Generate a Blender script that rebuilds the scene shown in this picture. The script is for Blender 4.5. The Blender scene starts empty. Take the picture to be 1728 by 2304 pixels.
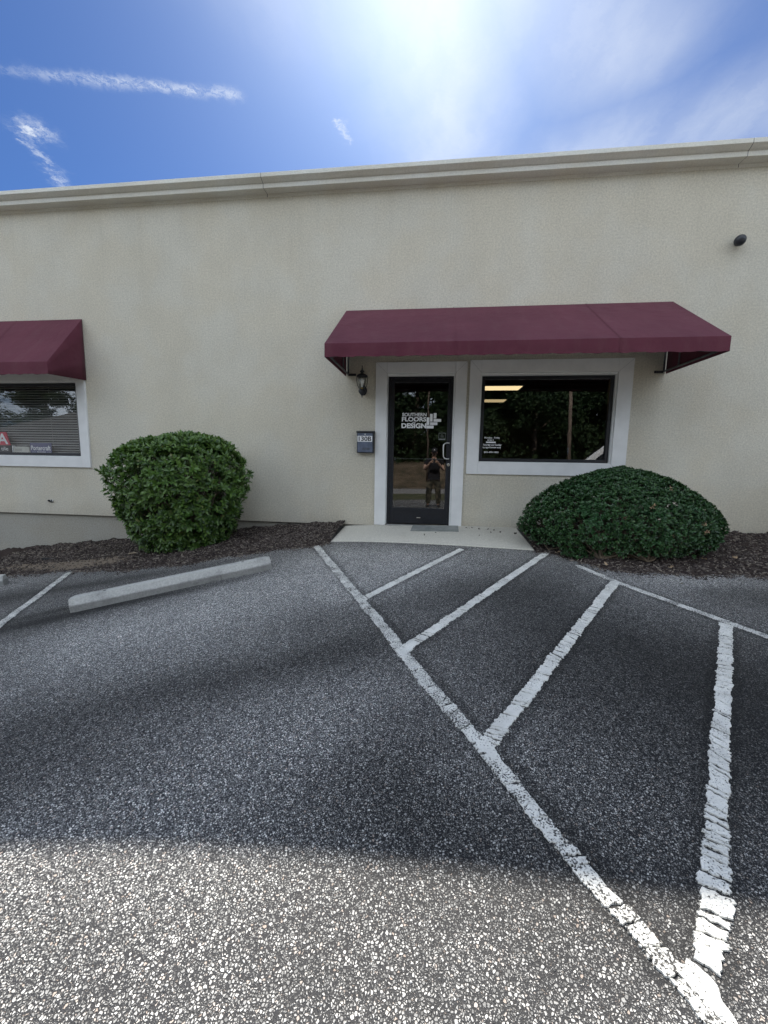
import bpy, math, random
import numpy as np
from mathutils import Vector, Matrix

random.seed(7); RNG = np.random.default_rng(11)
S = bpy.context.scene
COL = S.collection
R = math.radians

# ------------------------------------------------------------------ camera
F_PX, YAW, PIT, ROL = 917.09, R(6.8613), R(7.3899), R(0.89649)
def cam_ray(a, b):
    c, s = math.cos(ROL), math.sin(ROL); a, b = a*c+b*s, -a*s+b*c
    xr, yf, up = a, 1.0, -b
    c, s = math.cos(PIT), math.sin(PIT); yr = yf*c+up*s; zr = -yf*s+up*c
    c, s = math.cos(YAW), math.sin(YAW)
    return Vector((xr*c-yr*s, xr*s+yr*c, zr))
fw = cam_ray(0, 0).normalized(); rt = (cam_ray(1, 0)-cam_ray(0, 0)).normalized(); up = (cam_ray(0, -1)-cam_ray(0, 0)).normalized()
cam = bpy.data.cameras.new('camera'); co = bpy.data.objects.new('camera', cam); COL.objects.link(co)
co.matrix_world = Matrix(((rt.x, up.x, -fw.x, 0.0), (rt.y, up.y, -fw.y, -6.0), (rt.z, up.z, -fw.z, 0.98), (0, 0, 0, 1)))
cam.sensor_fit = 'VERTICAL'; cam.sensor_height = 32.0; cam.sensor_width = 24.0
cam.lens = F_PX/2304*32.0; cam.clip_start = 0.002; cam.clip_end = 1500
S.camera = co
S.render.resolution_x, S.render.resolution_y = 768, 1024

# ------------------------------------------------------------------ exposure, sun, sky
S.view_settings.view_transform = 'Standard'; S.view_settings.look = 'None'
S.view_settings.exposure = 0.85; S.view_settings.gamma = 1.0; S.view_settings.use_curve_mapping = False
SUN_EL, SUN_AZ = R(48.0), R(-3.7)
sd = Vector((math.sin(SUN_AZ)*math.cos(SUN_EL), math.cos(SUN_AZ)*math.cos(SUN_EL), math.sin(SUN_EL)))
sl = bpy.data.lights.new('sun', 'SUN'); so = bpy.data.objects.new('sun', sl); COL.objects.link(so)
so.rotation_euler = sd.to_track_quat('Z', 'Y').to_euler(); so.location = (0, 20, 30)
sl.energy = 4.7; sl.angle = R(0.6); sl.color = (1.0, 0.945, 0.865)

W = bpy.data.worlds.new('World'); S.world = W; W.use_nodes = True
NT = W.node_tree; NT.nodes.clear()

class NG:
    """small helper to write node trees as expressions"""
    def __init__(s, nt): s.nt = nt
    def n(s, t, **kw):
        o = s.nt.nodes.new(t)
        for k, v in kw.items():
            if k.startswith('_'): setattr(o, k[1:], v)
        return o
    def put(s, sock, v):
        if v is None: return
        if isinstance(v, bpy.types.NodeSocket): s.nt.links.new(v, sock)
        elif isinstance(v, (tuple, list)) and len(v) == 3 and sock.type == 'RGBA': sock.default_value = (*v, 1)
        else: sock.default_value = v
    def m(s, op, a, b=None, c=None, clamp=False):
        o = s.nt.nodes.new('ShaderNodeMath'); o.operation = op; o.use_clamp = clamp
        s.put(o.inputs[0], a); s.put(o.inputs[1], b)
        if c is not None: s.put(o.inputs[2], c)
        return o.outputs[0]
    def v(s, op, a, b=None):
        o = s.nt.nodes.new('ShaderNodeVectorMath'); o.operation = op
        s.put(o.inputs[0], a)
        if b is not None:
            if op == 'SCALE': s.put(o.inputs['Scale'], b)
            else: s.put(o.inputs[1], b)
        return o.outputs['Value'] if op in ('DOT_PRODUCT', 'LENGTH', 'DISTANCE') else o.outputs[0]
    def sep(s, a):
        o = s.nt.nodes.new('ShaderNodeSeparateXYZ'); s.put(o.inputs[0], a); return o.outputs
    def comb(s, x, y, z):
        o = s.nt.nodes.new('ShaderNodeCombineXYZ'); s.put(o.inputs[0], x); s.put(o.inputs[1], y); s.put(o.inputs[2], z); return o.outputs[0]
    def step(s, x, lo, hi, a=0.0, b=1.0, smooth=True):
        o = s.nt.nodes.new('ShaderNodeMapRange'); o.interpolation_type = 'SMOOTHSTEP' if smooth else 'LINEAR'
        s.put(o.inputs[0], x); s.put(o.inputs[1], lo); s.put(o.inputs[2], hi); s.put(o.inputs[3], a); s.put(o.inputs[4], b)
        return o.outputs[0]
    def noise(s, vec, scale, detail=3, rough=0.55, dist=0.0, out=0):
        o = s.nt.nodes.new('ShaderNodeTexNoise'); s.put(o.inputs['Vector'], vec); s.put(o.inputs['Scale'], scale)
        s.put(o.inputs['Detail'], detail); s.put(o.inputs['Roughness'], rough); s.put(o.inputs['Distortion'], dist)
        return o.outputs[out]
    def vor(s, vec, scale, feature='F1', out='Distance', rnd=1.0):
        o = s.nt.nodes.new('ShaderNodeTexVoronoi'); o.feature = feature
        s.put(o.inputs['Vector'], vec); s.put(o.inputs['Scale'], scale); s.put(o.inputs['Randomness'], rnd)
        return o.outputs[out]
    def mix(s, f, a, b, mode='MIX'):
        o = s.nt.nodes.new('ShaderNodeMix'); o.data_type = 'RGBA'; o.blend_type = mode
        s.put(o.inputs[0], f); s.put(o.inputs[6], a); s.put(o.inputs[7], b); return o.outputs[2]
    def ramp(s, f, stops):
        o = s.nt.nodes.new('ShaderNodeValToRGB'); e = o.color_ramp.elements
        while len(e) < len(stops): e.new(0.5)
        for i, (p, c) in enumerate(stops): e[i].position = p; e[i].color = (*c, 1)
        s.put(o.inputs[0], f); return o.outputs[0]
    def seg(s, P, A, B):
        """distance from P (xy) to segment AB and the parameter t"""
        A = Vector((*A, 0)); B = Vector((*B, 0)); d = B-A; L2 = d.dot(d)
        q = s.v('SUBTRACT', P, tuple(A)); t = s.m('DIVIDE', s.v('DOT_PRODUCT', q, tuple(d)), L2, clamp=True)
        return s.v('DISTANCE', q, s.v('SCALE', tuple(d), t)), t

g = NG(NT)
sky = g.n('ShaderNodeTexSky'); sky.sky_type = 'NISHITA'; sky.sun_disc = False
sky.sun_elevation = SUN_EL; sky.sun_rotation = SUN_AZ; sky.altitude = 100; sky.air_density = 1.0; sky.dust_density = 0.6; sky.ozone_density = 2.2
tc = g.n('ShaderNodeTexCoord'); D = tc.outputs['Generated']
dx, dy, dz = g.sep(D)
zc = g.m('MAXIMUM', dz, 0.04)
P = g.comb(g.m('DIVIDE', dx, zc), g.m('DIVIDE', dy, zc), 0.0)
warp = g.v('SCALE', g.v('SUBTRACT', g.noise(P, 3.0, 4, out=1), (0.5, 0.5, 0.5)), 0.16)
warp = g.v('MULTIPLY', warp, (1, 1, 0))
Pw = g.v('ADD', P, warp)
fine = g.v('MULTIPLY', g.v('SCALE', g.v('SUBTRACT', g.noise(P, 30.0, 4, 0.65, out=1), (0.5, 0.5, 0.5)), 0.09), (1, 1, 0))
Pf = g.v('ADD', P, fine)
def gauss(d, w): return g.m('EXPONENT', g.m('MULTIPLY', g.m('POWER', g.m('DIVIDE', d, w), 2.0), -1.0))
mx = lambda a, b: g.m('MAXIMUM', a, b)
# thin cirrus veil round the sun with streaks running out of it
cs = g.v('DOT_PRODUCT', D, tuple(sd)); ang = g.m('ARCCOSINE', g.m('MINIMUM', cs, 0.99999))
halo = g.m('EXPONENT', g.m('MULTIPLY', ang, -5.6))
fib = g.noise(g.v('MULTIPLY', Pw, (3.2, 0.9, 1)), 1.3, 4, 0.5)
fib = g.step(fib, 0.30, 0.75)
fib2 = g.step(g.noise(g.v('MULTIPLY', Pf, (7.0, 2.2, 1)), 1.6, 6, 0.62), 0.34, 0.70)
dA, tA = g.seg(Pw, (-0.03, 0.80), (0.03, 1.75)); sA = g.m('MULTIPLY', gauss(dA, 0.20), 0.56)
dA2, _ = g.seg(Pw, (0.02, 0.85), (0.42, 1.20)); sA2 = g.m('MULTIPLY', gauss(dA2, 0.19), 0.52)
dB, tB = g.seg(Pw, (0.42, 1.62), (1.35, 1.22)); sB = g.m('MULTIPLY', gauss(dB, 0.20), 0.52)
dC, tC = g.seg(Pw, (0.5, 1.02), (1.5, 1.9)); sC = g.m('MULTIPLY', gauss(dC, 0.10), 0.10)
dE, _ = g.seg(Pw, (-0.45, 0.8), (-0.20, 1.08)); sE = g.m('MULTIPLY', gauss(dE, 0.17), 0.34)
veil = mx(mx(sA, mx(sA2, sE)), mx(sB, sC))
veil = g.m('MULTIPLY', veil, g.m('ADD', 0.52, g.m('ADD', g.m('MULTIPLY', fib, 0.42), g.m('MULTIPLY', fib2, 0.22))))
# vapour trail, broken puffs
dT, tT = g.seg(g.v('ADD', P, g.v('SCALE', fine, 0.35)), (-1.20, 1.072), (-0.545, 1.222))
tw = g.m('ADD', 0.003, g.m('MULTIPLY', g.noise(P, 9.0, 3), 0.026))
trail = g.m('MULTIPLY', gauss(dT, tw), g.m('MULTIPLY', g.step(tT, 0.0, 0.5, 0.15, 0.5), g.step(tT, 0.93, 1.0, 1.0, 0.0)))
trail = g.m('MULTIPLY', trail, g.step(g.noise(Pf, 34.0, 4, 0.75), 0.36, 0.62, 0.15, 1.15))
d1, _ = g.seg(Pf, (-1.255, 1.270), (-1.300, 1.275)); p1 = g.m('MULTIPLY', gauss(d1, 0.034), 0.95)
d2, _ = g.seg(Pf, (-1.350, 1.315), (-1.355, 1.42)); d4, _ = g.seg(Pf, (-1.37, 1.43), (-1.43, 1.53)); p2 = mx(g.m('MULTIPLY', gauss(d2, 0.014), 0.55), g.m('MULTIPLY', gauss(d4, 0.024), 0.62))
d3, _ = g.seg(Pf, (-0.318, 1.335), (-0.300, 1.41)); p3 = g.m('MULTIPLY', gauss(d3, 0.013), 0.6)
puff = g.m('MULTIPLY', mx(p1, mx(p2, p3)), g.step(g.noise(Pf, 20.0, 5, 0.72), 0.38, 0.64, 0.05, 1.0))
# heaped white clouds behind the camera, made wide and bright to fill the shaded wall
cum = g.step(g.noise(g.v('MULTIPLY', D, (1, 1, 2.2)), 2.6, 6, 0.58), 0.40, 0.52)
cum = g.m('MULTIPLY', g.m('MULTIPLY', cum, g.step(dy, 0.15, -0.25)), 0.95)
skyc = g.mix(1.0, sky.outputs[0], (0.215, 0.355, 0.58), 'MULTIPLY')
K = 0.10
cl = g.m('MINIMUM', g.m('ADD', veil, mx(trail, puff)), 1.0)
wht = g.mix(cl, skyc, (4.5, 4.9, 5.5))
wht = g.mix(cum, wht, (10.7, 11.9, 13.3))
glow = g.v('SCALE', (1.0, 0.985, 0.95), g.m('MULTIPLY', halo, 3.6))
tot = g.v('ADD', wht, glow)
bg = g.n('ShaderNodeBackground'); NT.links.new(tot, bg.inputs[0]); bg.inputs[1].default_value = K
wo = g.n('ShaderNodeOutputWorld'); NT.links.new(bg.outputs[0], wo.inputs[0])

# ------------------------------------------------------------------ helpers
def tag(o, label=None, cat=None, group=None, kind=None):
    if label: o['label'] = label
    if cat: o['category'] = cat
    if group: o['group'] = group
    if kind: o['kind'] = kind
    return o
def empty(name, loc=(0, 0, 0), rz=0, **kw):
    o = bpy.data.objects.new(name, None); COL.objects.link(o); o.location = loc; o.rotation_euler = (0, 0, rz)
    o.empty_display_size = 0.2
    return tag(o, **kw)
def link(name, me, mat, parent=None, smooth=False):
    o = bpy.data.objects.new(name, me); COL.objects.link(o)
    if mat is not None:
        for m in (mat if isinstance(mat, (list, tuple)) else [mat]): me.materials.append(m)
    if parent: o.parent = parent
    if smooth: me.polygons.foreach_set('use_smooth', [True]*len(me.polygons))
    return o
class MB:
    def __init__(s): s.V = []; s.F = []; s.M = []; s.mi = 0
    def add(s, vs, fs):
        b = len(s.V); s.V += [tuple(v) for v in vs]; s.F += [tuple(b+i for i in f) for f in fs]; s.M += [s.mi]*len(fs); return s
    def box(s, x0, x1, y0, y1, z0, z1, M=None):
        vs = [(x, y, z) for z in (z0, z1) for y in (y0, y1) for x in (x0, x1)]
        if M is not None: vs = [M @ Vector(v) for v in vs]
        return s.add(vs, [(0, 2, 3, 1), (4, 5, 7, 6), (0, 1, 5, 4), (2, 6, 7, 3), (0, 4, 6, 2), (1, 3, 7, 5)])
    def tube(s, pts, r, n=10, cap=True):
        pts = [Vector(p) for p in pts]; rs = r if isinstance(r, (list, tuple)) else [r]*len(pts)
        rings = []; prev = None
        for i, p in enumerate(pts):
            t = (pts[min(i+1, len(pts)-1)]-pts[max(i-1, 0)]).normalized()
            a = prev if prev is not None else (Vector((0, 0, 1)) if abs(t.z) < 0.9 else Vector((1, 0, 0)))
            u = (a-t*a.dot(t)).normalized(); w = t.cross(u); prev = u
            rings.append([p+(u*math.cos(k*2*math.pi/n)+w*math.sin(k*2*math.pi/n))*rs[i] for k in range(n)])
        vs = [v for rg in rings for v in rg]
        fs = [(i*n+k, i*n+(k+1) % n, (i+1)*n+(k+1) % n, (i+1)*n+k) for i in range(len(pts)-1) for k in range(n)]
        if cap: fs += [tuple(reversed(range(n))), tuple((len(pts)-1)*n+k for k in range(n))]
        return s.add(vs, fs)
    def lathe(s, prof, c=(0, 0, 0), n=20, sx=1, sy=1):
        vs = [(c[0]+r*sx*math.cos(k*2*math.pi/n), c[1]+r*sy*math.sin(k*2*math.pi/n), c[2]+z) for r, z in prof for k in range(n)]
        fs = [(i*n+k, i*n+(k+1) % n, (i+1)*n+(k+1) % n, (i+1)*n+k) for i in range(len(prof)-1) for k in range(n)]
        fs += [tuple(reversed(range(n))), tuple((len(prof)-1)*n+k for k in range(n))]
        return s.add(vs, fs)
    def prism(s, poly, a, b, axis='x'):
        """extrude a 2-D polygon between a and b along an axis"""
        n = len(poly)
        if axis == 'x': vs = [(a, p, q) for p, q in poly]+[(b, p, q) for p, q in poly]
        elif axis == 'y': vs = [(p, a, q) for p, q in poly]+[(p, b, q) for p, q in poly]
        else: vs = [(p, q, a) for p, q in poly]+[(p, q, b) for p, q in poly]
        return s.add(vs, [tuple(range(n)), tuple(reversed(range(n, 2*n)))]+[(i, i+n, (i+1) % n+n, (i+1) % n) for i in range(n)])
    def build(s, name, mat, parent=None, smooth=False, bevel=0, seg=2, **kw):
        me = bpy.data.meshes.new(name); me.from_pydata(s.V, [], s.F); me.validate()
        import bmesh
        bm = bmesh.new(); bm.from_mesh(me); bmesh.ops.recalc_face_normals(bm, faces=bm.faces); bm.to_mesh(me); bm.free()
        o = link(name, me, mat, parent, smooth)
        if isinstance(mat, (list, tuple)) and len(me.polygons) == len(s.M): me.polygons.foreach_set('material_index', s.M)
        if bevel:
            b = o.modifiers.new('bevel', 'BEVEL'); b.width = bevel; b.segments = seg; b.limit_method = 'ANGLE'; b.angle_limit = R(35)
        return tag(o, **kw)
def mesh_np(name, V, F, mat, parent=None, smooth=False):
    """V (n,3), F list of (k,m) int arrays"""
    me = bpy.data.meshes.new(name); V = np.asarray(V, np.float32)
    me.vertices.add(len(V)); me.vertices.foreach_set('co', V.ravel())
    loops = np.concatenate([f.ravel() for f in F]).astype(np.int32); sizes = np.concatenate([np.full(len(f), f.shape[1]) for f in F])
    me.loops.add(len(loops)); me.loops.foreach_set('vertex_index', loops)
    me.polygons.add(len(sizes)); me.polygons.foreach_set('loop_start', np.concatenate([[0], np.cumsum(sizes)[:-1]]).astype(np.int32))
    me.update(calc_edges=True); me.validate()
    return link(name, me, mat, parent, smooth)
def fattr(me, name, vals):
    a = me.attributes.new(name, 'FLOAT', 'POINT'); a.data.foreach_set('value', np.asarray(vals, np.float32))

def mat(name, fn=None, col=(0.5, 0.5, 0.5), rough=0.6, metal=0.0, spec=0.5):
    m = bpy.data.materials.new(name); m.use_nodes = True; nt = m.node_tree; nt.nodes.clear(); q = NG(nt)
    b = q.n('ShaderNodeBsdfPrincipled'); o = q.n('ShaderNodeOutputMaterial'); nt.links.new(b.outputs[0], o.inputs[0])
    b.inputs['Base Color'].default_value = (*col, 1); b.inputs['Roughness'].default_value = rough
    b.inputs['Metallic'].default_value = metal; b.inputs['Specular IOR Level'].default_value = spec
    if fn: fn(q, b, o)
    return m
def bump(q, b, h, dist, strength=1.0):
    n = q.n('ShaderNodeBump'); q.put(n.inputs['Height'], h); n.inputs['Distance'].default_value = dist; n.inputs['Strength'].default_value = strength
    q.nt.links.new(n.outputs[0], b.inputs['Normal'])
def ocoord(q): return q.n('ShaderNodeTexCoord').outputs['Object']
def vary(c, amt=0.12, scale=3.0, rough=0.6, bsc=None, bd=0.001, metal=0.0, spec=0.4, rvar=0.1):
    def fn(q, b, o):
        X = ocoord(q); n1 = q.noise(X, scale, 5, 0.6)
        k = q.step(n1, 0.3, 0.7, 1-amt, 1+amt)
        cc = q.v('SCALE', c, k); q.put(b.inputs['Base Color'], cc)
        q.put(b.inputs['Roughness'], q.step(q.noise(X, scale*2.7, 3), 0.3, 0.7, rough-rvar, rough+rvar))
        if bsc: bump(q, b, q.noise(X, bsc, 3, 0.6), bd)
    return lambda name: mat(name, fn, metal=metal, spec=spec)

# ------------------------------------------------------------------ materials
def f_stucco(base, streak=1.0, gr=1.0):
    def fn(q, b, o):
        X = ocoord(q)
        big = q.noise(X, 0.55, 5, 0.6); med = q.noise(q.v('MULTIPLY', X, (1.2, 1, 0.8)), 1.6, 5, 0.62)
        fine = q.noise(X, 46.0, 5, 0.85); grain = q.vor(X, 190.0)
        _, _, z = q.sep(X)
        st = q.noise(q.v('MULTIPLY', X, (5.0, 1, 0.22)), 1.6, 5, 0.6)
        stm = q.m('MULTIPLY', q.step(st, 0.48, 0.72), q.step(z, 2.6, 4.6, 0.0, 0.035*streak))
        k = q.m('ADD', q.step(big, 0.3, 0.7, 0.95, 1.045), q.step(med, 0.3, 0.7, -0.03, 0.03))
        k = q.m('SUBTRACT', k, stm)
        k = q.m('MULTIPLY', k, q.step(fine, 0.34, 0.66, 1-0.17*gr, 1+0.16*gr))
        # splash dirt low on the wall, own ragged outline
        lowd = q.m('MULTIPLY', q.step(q.m('ADD', z, q.m('MULTIPLY', q.noise(X, 4.0, 4), -0.28)), 0.10, -0.18), 0.16)
        cc = q.mix(lowd, base, (0.20, 0.17, 0.13)); cc = q.v('SCALE', cc, k)
        tint = q.mix(q.step(q.noise(X, 1.1, 3), 0.4, 0.62), (1.0, 0.992, 0.965), (0.985, 1.0, 1.01)); cc = q.mix(1.0, cc, tint, 'MULTIPLY')
        q.put(b.inputs['Base Color'], cc); b.inputs['Roughness'].default_value = 0.9; b.inputs['Specular IOR Level'].default_value = 0.2
        bump(q, b, q.m('ADD', fine, q.m('MULTIPLY', grain, 0.8)), 0.005, 0.9)
    return fn
M_STUCCO = mat('stucco', f_stucco((0.615, 0.572, 0.478)))
M_FOUND = mat('parged_foundation', f_stucco((0.43, 0.41, 0.36), 0))
M_CORN = mat('cornice_coating', f_stucco((0.74, 0.72, 0.655), 0.0, 0.45))
M_TRIM = vary((0.73, 0.73, 0.72), 0.05, 4.0, 0.7, 140, 0.0008)('white_trim')
M_REVEAL = vary((0.72, 0.73, 0.72), 0.04, 4.0, 0.45)('white_reveal')
M_JOINT_SHADE = mat('joint_and_shade_dark', col=(0.12, 0.11, 0.10), rough=0.8)
M_DARKMETAL = vary((0.0075, 0.009, 0.014), 0.2, 8, 0.42, spec=0.5)('bronze_black_metal')
M_RUBBER = mat('black_rubber', col=(0.015, 0.015, 0.016), rough=0.7)
M_CHROME = mat('brushed_steel', col=(0.62, 0.62, 0.60), rough=0.28, metal=1.0)
M_WHITEVINYL = mat('white_vinyl', col=(0.85, 0.85, 0.85), rough=0.5)
M_GREYVINYL = mat('grey_vinyl', col=(0.16, 0.17, 0.17), rough=0.5)
def f_fabric(q, b, o):
    X = ocoord(q); x, y, z = q.sep(X)
    n = q.noise(X, 1.2, 5, 0.6); dust = q.step(q.noise(q.v('MULTIPLY', X, (3.5, 1, 1)), 2.4, 5, 0.65), 0.45, 0.75)
    c = q.mix(q.step(n, 0.3, 0.7), (0.095, 0.0260, 0.040), (0.120, 0.035, 0.051))
    c = q.mix(q.m('MULTIPLY', dust, 0.08), c, (0.20, 0.14, 0.13))
    fx = q.m('SINE', q.m('MULTIPLY', x, 2600.0)); fz = q.m('SINE', q.m('MULTIPLY', q.m('ADD', z, y), 2600.0))
    q.put(b.inputs['Base Color'], c); b.inputs['Roughness'].default_value = 0.85; b.inputs['Specular IOR Level'].default_value = 0.12
    b.inputs['Sheen Weight'].default_value = 0.04; b.inputs['Sheen Roughness'].default_value = 0.5
    bump(q, b, q.m('ADD', q.m('MULTIPLY', q.noise(X, 5.0, 3), 6.0), q.m('MULTIPLY', q.noise(X, 420.0, 2), 0.5)), 0.004, 0.6)
M_FABRIC = mat('burgundy_canvas', f_fabric)
def f_glass(tint, base, edge):
    def fn(q, b, o):
        nt = q.nt; tr = q.n('ShaderNodeBsdfTransparent'); tr.inputs[0].default_value = (*tint, 1)
        gl = q.n('ShaderNodeBsdfGlossy'); gl.inputs['Roughness'].default_value = 0.0; gl.inputs[0].default_value = (0.97, 0.98, 1.0, 1)
        X = ocoord(q); nb = q.n('ShaderNodeBump'); q.put(nb.inputs['Height'], q.noise(X, 1.7, 2)); nb.inputs['Distance'].default_value = 0.0009
        nt.links.new(nb.outputs[0], gl.inputs['Normal'])
        lw = q.n('ShaderNodeLayerWeight'); lw.inputs[0].default_value = 0.5
        f = q.m('ADD', base, q.m('MULTIPLY', q.m('POWER', lw.outputs['Facing'], 4.5), edge-base))
        mxs = q.n('ShaderNodeMixShader'); q.put(mxs.inputs[0], f); nt.links.new(tr.outputs[0], mxs.inputs[1]); nt.links.new(gl.outputs[0], mxs.inputs[2])
        nt.links.new(mxs.outputs[0], o.inputs[0])
    return fn
M_GLASS = mat('tinted_glass', f_glass((0.60, 0.62, 0.64), 0.098, 1.0))
M_GLASS_PALE = mat('plain_window_glass', f_glass((0.95, 0.955, 0.955), 0.065, 1.0))
M_GLASS_CLEAR = mat('clear_glass', f_glass((0.93, 0.94, 0.93), 0.07, 1.0))
def f_conc(base, dark=(0.16, 0.155, 0.14), amt=0.35, sc=1.6):
    def fn(q, b, o):
        X = ocoord(q); n = q.noise(X, sc, 6, 0.65); f2 = q.noise(X, 60.0, 4, 0.7); sp = q.vor(X, 120.0)
        c = q.mix(q.m('MULTIPLY', q.step(n, 0.5, 0.75), amt), base, dark); c = q.v('SCALE', c, q.step(f2, 0.3, 0.7, 0.82, 1.14))
        c = q.mix(q.step(sp, 0.14, 0.05, 0.0, 0.35), c, (0.12, 0.11, 0.10))
        q.put(b.inputs['Base Color'], c); b.inputs['Roughness'].default_value = 0.88; b.inputs['Specular IOR Level'].default_value = 0.25
        bump(q, b, q.m('ADD', f2, sp), 0.003)
    return fn
M_SLAB = mat('entry_concrete', f_conc((0.57, 0.545, 0.475), (0.33, 0.31, 0.26), 0.35))
def f_stop(q, b, o):
    f_conc((0.46, 0.455, 0.425), (0.20, 0.20, 0.19), 0.5, 4.0)(q, b, o)
    X = ocoord(q); x, y, z = q.sep(X); src = b.inputs['Base Color'].links[0].from_socket
    side_shade = q.m('MULTIPLY', q.step(q.m('ADD', z, q.m('MULTIPLY', q.noise(q.v('MULTIPLY', X, (1, 1, 0.4)), 14.0, 5, 0.7), -0.030)), 0.058, 0.044), 0.42)  # lower sides painted darker to set them off as shaded faces
    sc_ = q.m('MULTIPLY', q.step(q.noise(q.v('MULTIPLY', X, (0.7, 6, 6)), 5.0, 4, 0.7), 0.58, 0.70), 0.4)
    c = q.mix(side_shade, src, (0.085, 0.082, 0.078)); c = q.mix(sc_, c, (0.10, 0.10, 0.10)); q.put(b.inputs['Base Color'], c)
M_STOP = mat('wheel_stop_concrete', f_stop)
LINES = {  # centre lines of the painted stripes on the ground, metres
 'main': [(-1.46, -1.05), (-1.00, -1.94), (-0.589, -2.715), (-0.365, -3.13), (-0.17, -3.505), (0.005, -3.84), (0.245, -4.26), (0.321, -4.404), (0.41, -4.565), (0.48, -4.70), (0.553, -4.825), (0.62, -4.915), (0.666, -4.994), (0.712, -5.085), (0.80, -5.25), (1.5, -6.45)],
 'c1': [(-0.575, -2.735), (0.36, -1.165)], 'c2': [(-0.16, -3.50), (1.32, -1.19)], 'c3': [(0.27, -4.27), (1.72, -2.055)],
 'c4': [(0.76, -4.985), (0.863, -4.842), (0.927, -4.745), (1.033, -4.579), (1.249, -4.244), (1.589, -3.732), (2.175, -2.84)],
 'right': [(1.52, -1.60), (1.72, -2.04), (2.19, -2.79), (2.33, -3.0), (2.95, -4.05), (3.9, -5.6)],
 'left': [(-4.57, -1.47), (-3.78, -2.98), (-3.1, -4.3), (-2.0, -6.4)]}
def f_asphalt(q, b, o):
    X = ocoord(q); x, y, z = q.sep(X)
    Pp = q.comb(x, y, 0.0)
    jit = q.v('SCALE', q.v('SUBTRACT', q.noise(Pp, 210.0, 3, out=1), (0.5, 0.5, 0.5)), 0.0062)
    Q = q.v('MULTIPLY', q.v('ADD', Pp, jit), (1, 1, 0))
    e1 = q.vor(Q, 124.0, 'DISTANCE_TO_EDGE'); c1 = q.vor(Q, 124.0, 'F1', 'Color'); r1, g1, b1 = q.sep(c1)
    Q2 = q.v('ADD', Q, (3.37, 1.91, 0)); e2 = q.vor(Q2, 240.0, 'DISTANCE_TO_EDGE'); c2 = q.vor(Q2, 240.0, 'F1', 'Color'); r2, g2, b2 = q.sep(c2)
    a = q.n('ShaderNodeAttribute'); a.attribute_name = 'wear_shade'; wear_shade = a.outputs['Fac']
    th = q.m('ADD', 0.26, q.m('MULTIPLY', wear_shade, 0.30))          # fewer exposed stones where the binder is fresh or contact shade is painted
    m1 = q.m('MULTIPLY', q.step(e1, 0.08, 0.19), q.m('GREATER_THAN', r1, th))
    m2 = q.m('MULTIPLY', q.step(e2, 0.07, 0.18), q.m('GREATER_THAN', r2, q.m('SUBTRACT', th, 0.04)))
    m2 = q.m('MULTIPLY', m2, q.m('SUBTRACT', 1.0, q.m('GREATER_THAN', r1, th)))
    stops = [(0.0, (0.17, 0.168, 0.16)), (0.30, (0.33, 0.325, 0.31)), (0.60, (0.56, 0.55, 0.52)), (0.86, (0.80, 0.785, 0.74)), (0.95, (0.44, 0.36, 0.30)), (1.0, (0.74, 0.72, 0.67))]
    s1 = q.ramp(g1, stops); s2 = q.v('SCALE', q.ramp(g2, stops), 0.86)
    grain = q.noise(Q, 420.0, 2, 0.6)
    binder = q.v('SCALE', (0.024, 0.024, 0.0255), q.step(grain, 0.3, 0.7, 0.35, 1.7))
    binder = q.v('SCALE', binder, q.m('SUBTRACT', 1.5, wear_shade))
    c = q.mix(m2, binder, s2); c = q.mix(m1, c, s1)
    c = q.v('SCALE', c, q.step(grain, 0.25, 0.75, 0.84, 1.12))
    n = q.noise(Pp, 1.6, 5, 0.6)
    lev = q.m('MULTIPLY', q.step(n, 0.3, 0.72, 2.25, 1.85), q.ramp(wear_shade, [(0.0, (1.0, 1.0, 1.0)), (0.12, (0.88, 0.88, 0.88)), (0.32, (0.50, 0.50, 0.50)), (1.0, (0.115, 0.115, 0.115))]))
    # tack-black seam left along the stripes
    dm = None
    for k, pts in LINES.items():
        d, t = q.seg(Pp, pts[0] if k != 'right' else pts[1], pts[-1] if k[0] == 'c' or k == 'left' else pts[-2] if k == 'right' else (0.66, -4.99))
        dm = d if dm is None else q.m('MINIMUM', dm, d)
    dm = q.m('ADD', dm, q.m('MULTIPLY', q.m('SUBTRACT', q.noise(Pp, 22.0, 3), 0.5), 0.05))
    seam = q.m('MULTIPLY', q.step(dm, 0.10, 0.045), 0.42)
    lev = q.m('MULTIPLY', lev, q.m('SUBTRACT', 1.0, seam))
    c = q.v('SCALE', c, lev)
    q.put(b.inputs['Base Color'], c); b.inputs['Specular IOR Level'].default_value = 0.35
    q.put(b.inputs['Roughness'], q.mix(mxx(q, m1, m2), (0.62, 0.62, 0.62), (0.72, 0.72, 0.72)))
    h = q.m('ADD', q.m('MULTIPLY', m1, q.m('ADD', 0.55, q.m('MULTIPLY', b1, 0.6))), q.m('MULTIPLY', m2, q.m('ADD', 0.25, q.m('MULTIPLY', b2, 0.35))))
    h = q.m('ADD', h, q.m('MULTIPLY', grain, 0.25))
    bump(q, b, h, 0.0065, 1.0)
def mxx(q, a, b): return q.m('MAXIMUM', a, b)
M_ASPHALT = mat('coarse_asphalt', f_asphalt)
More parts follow.
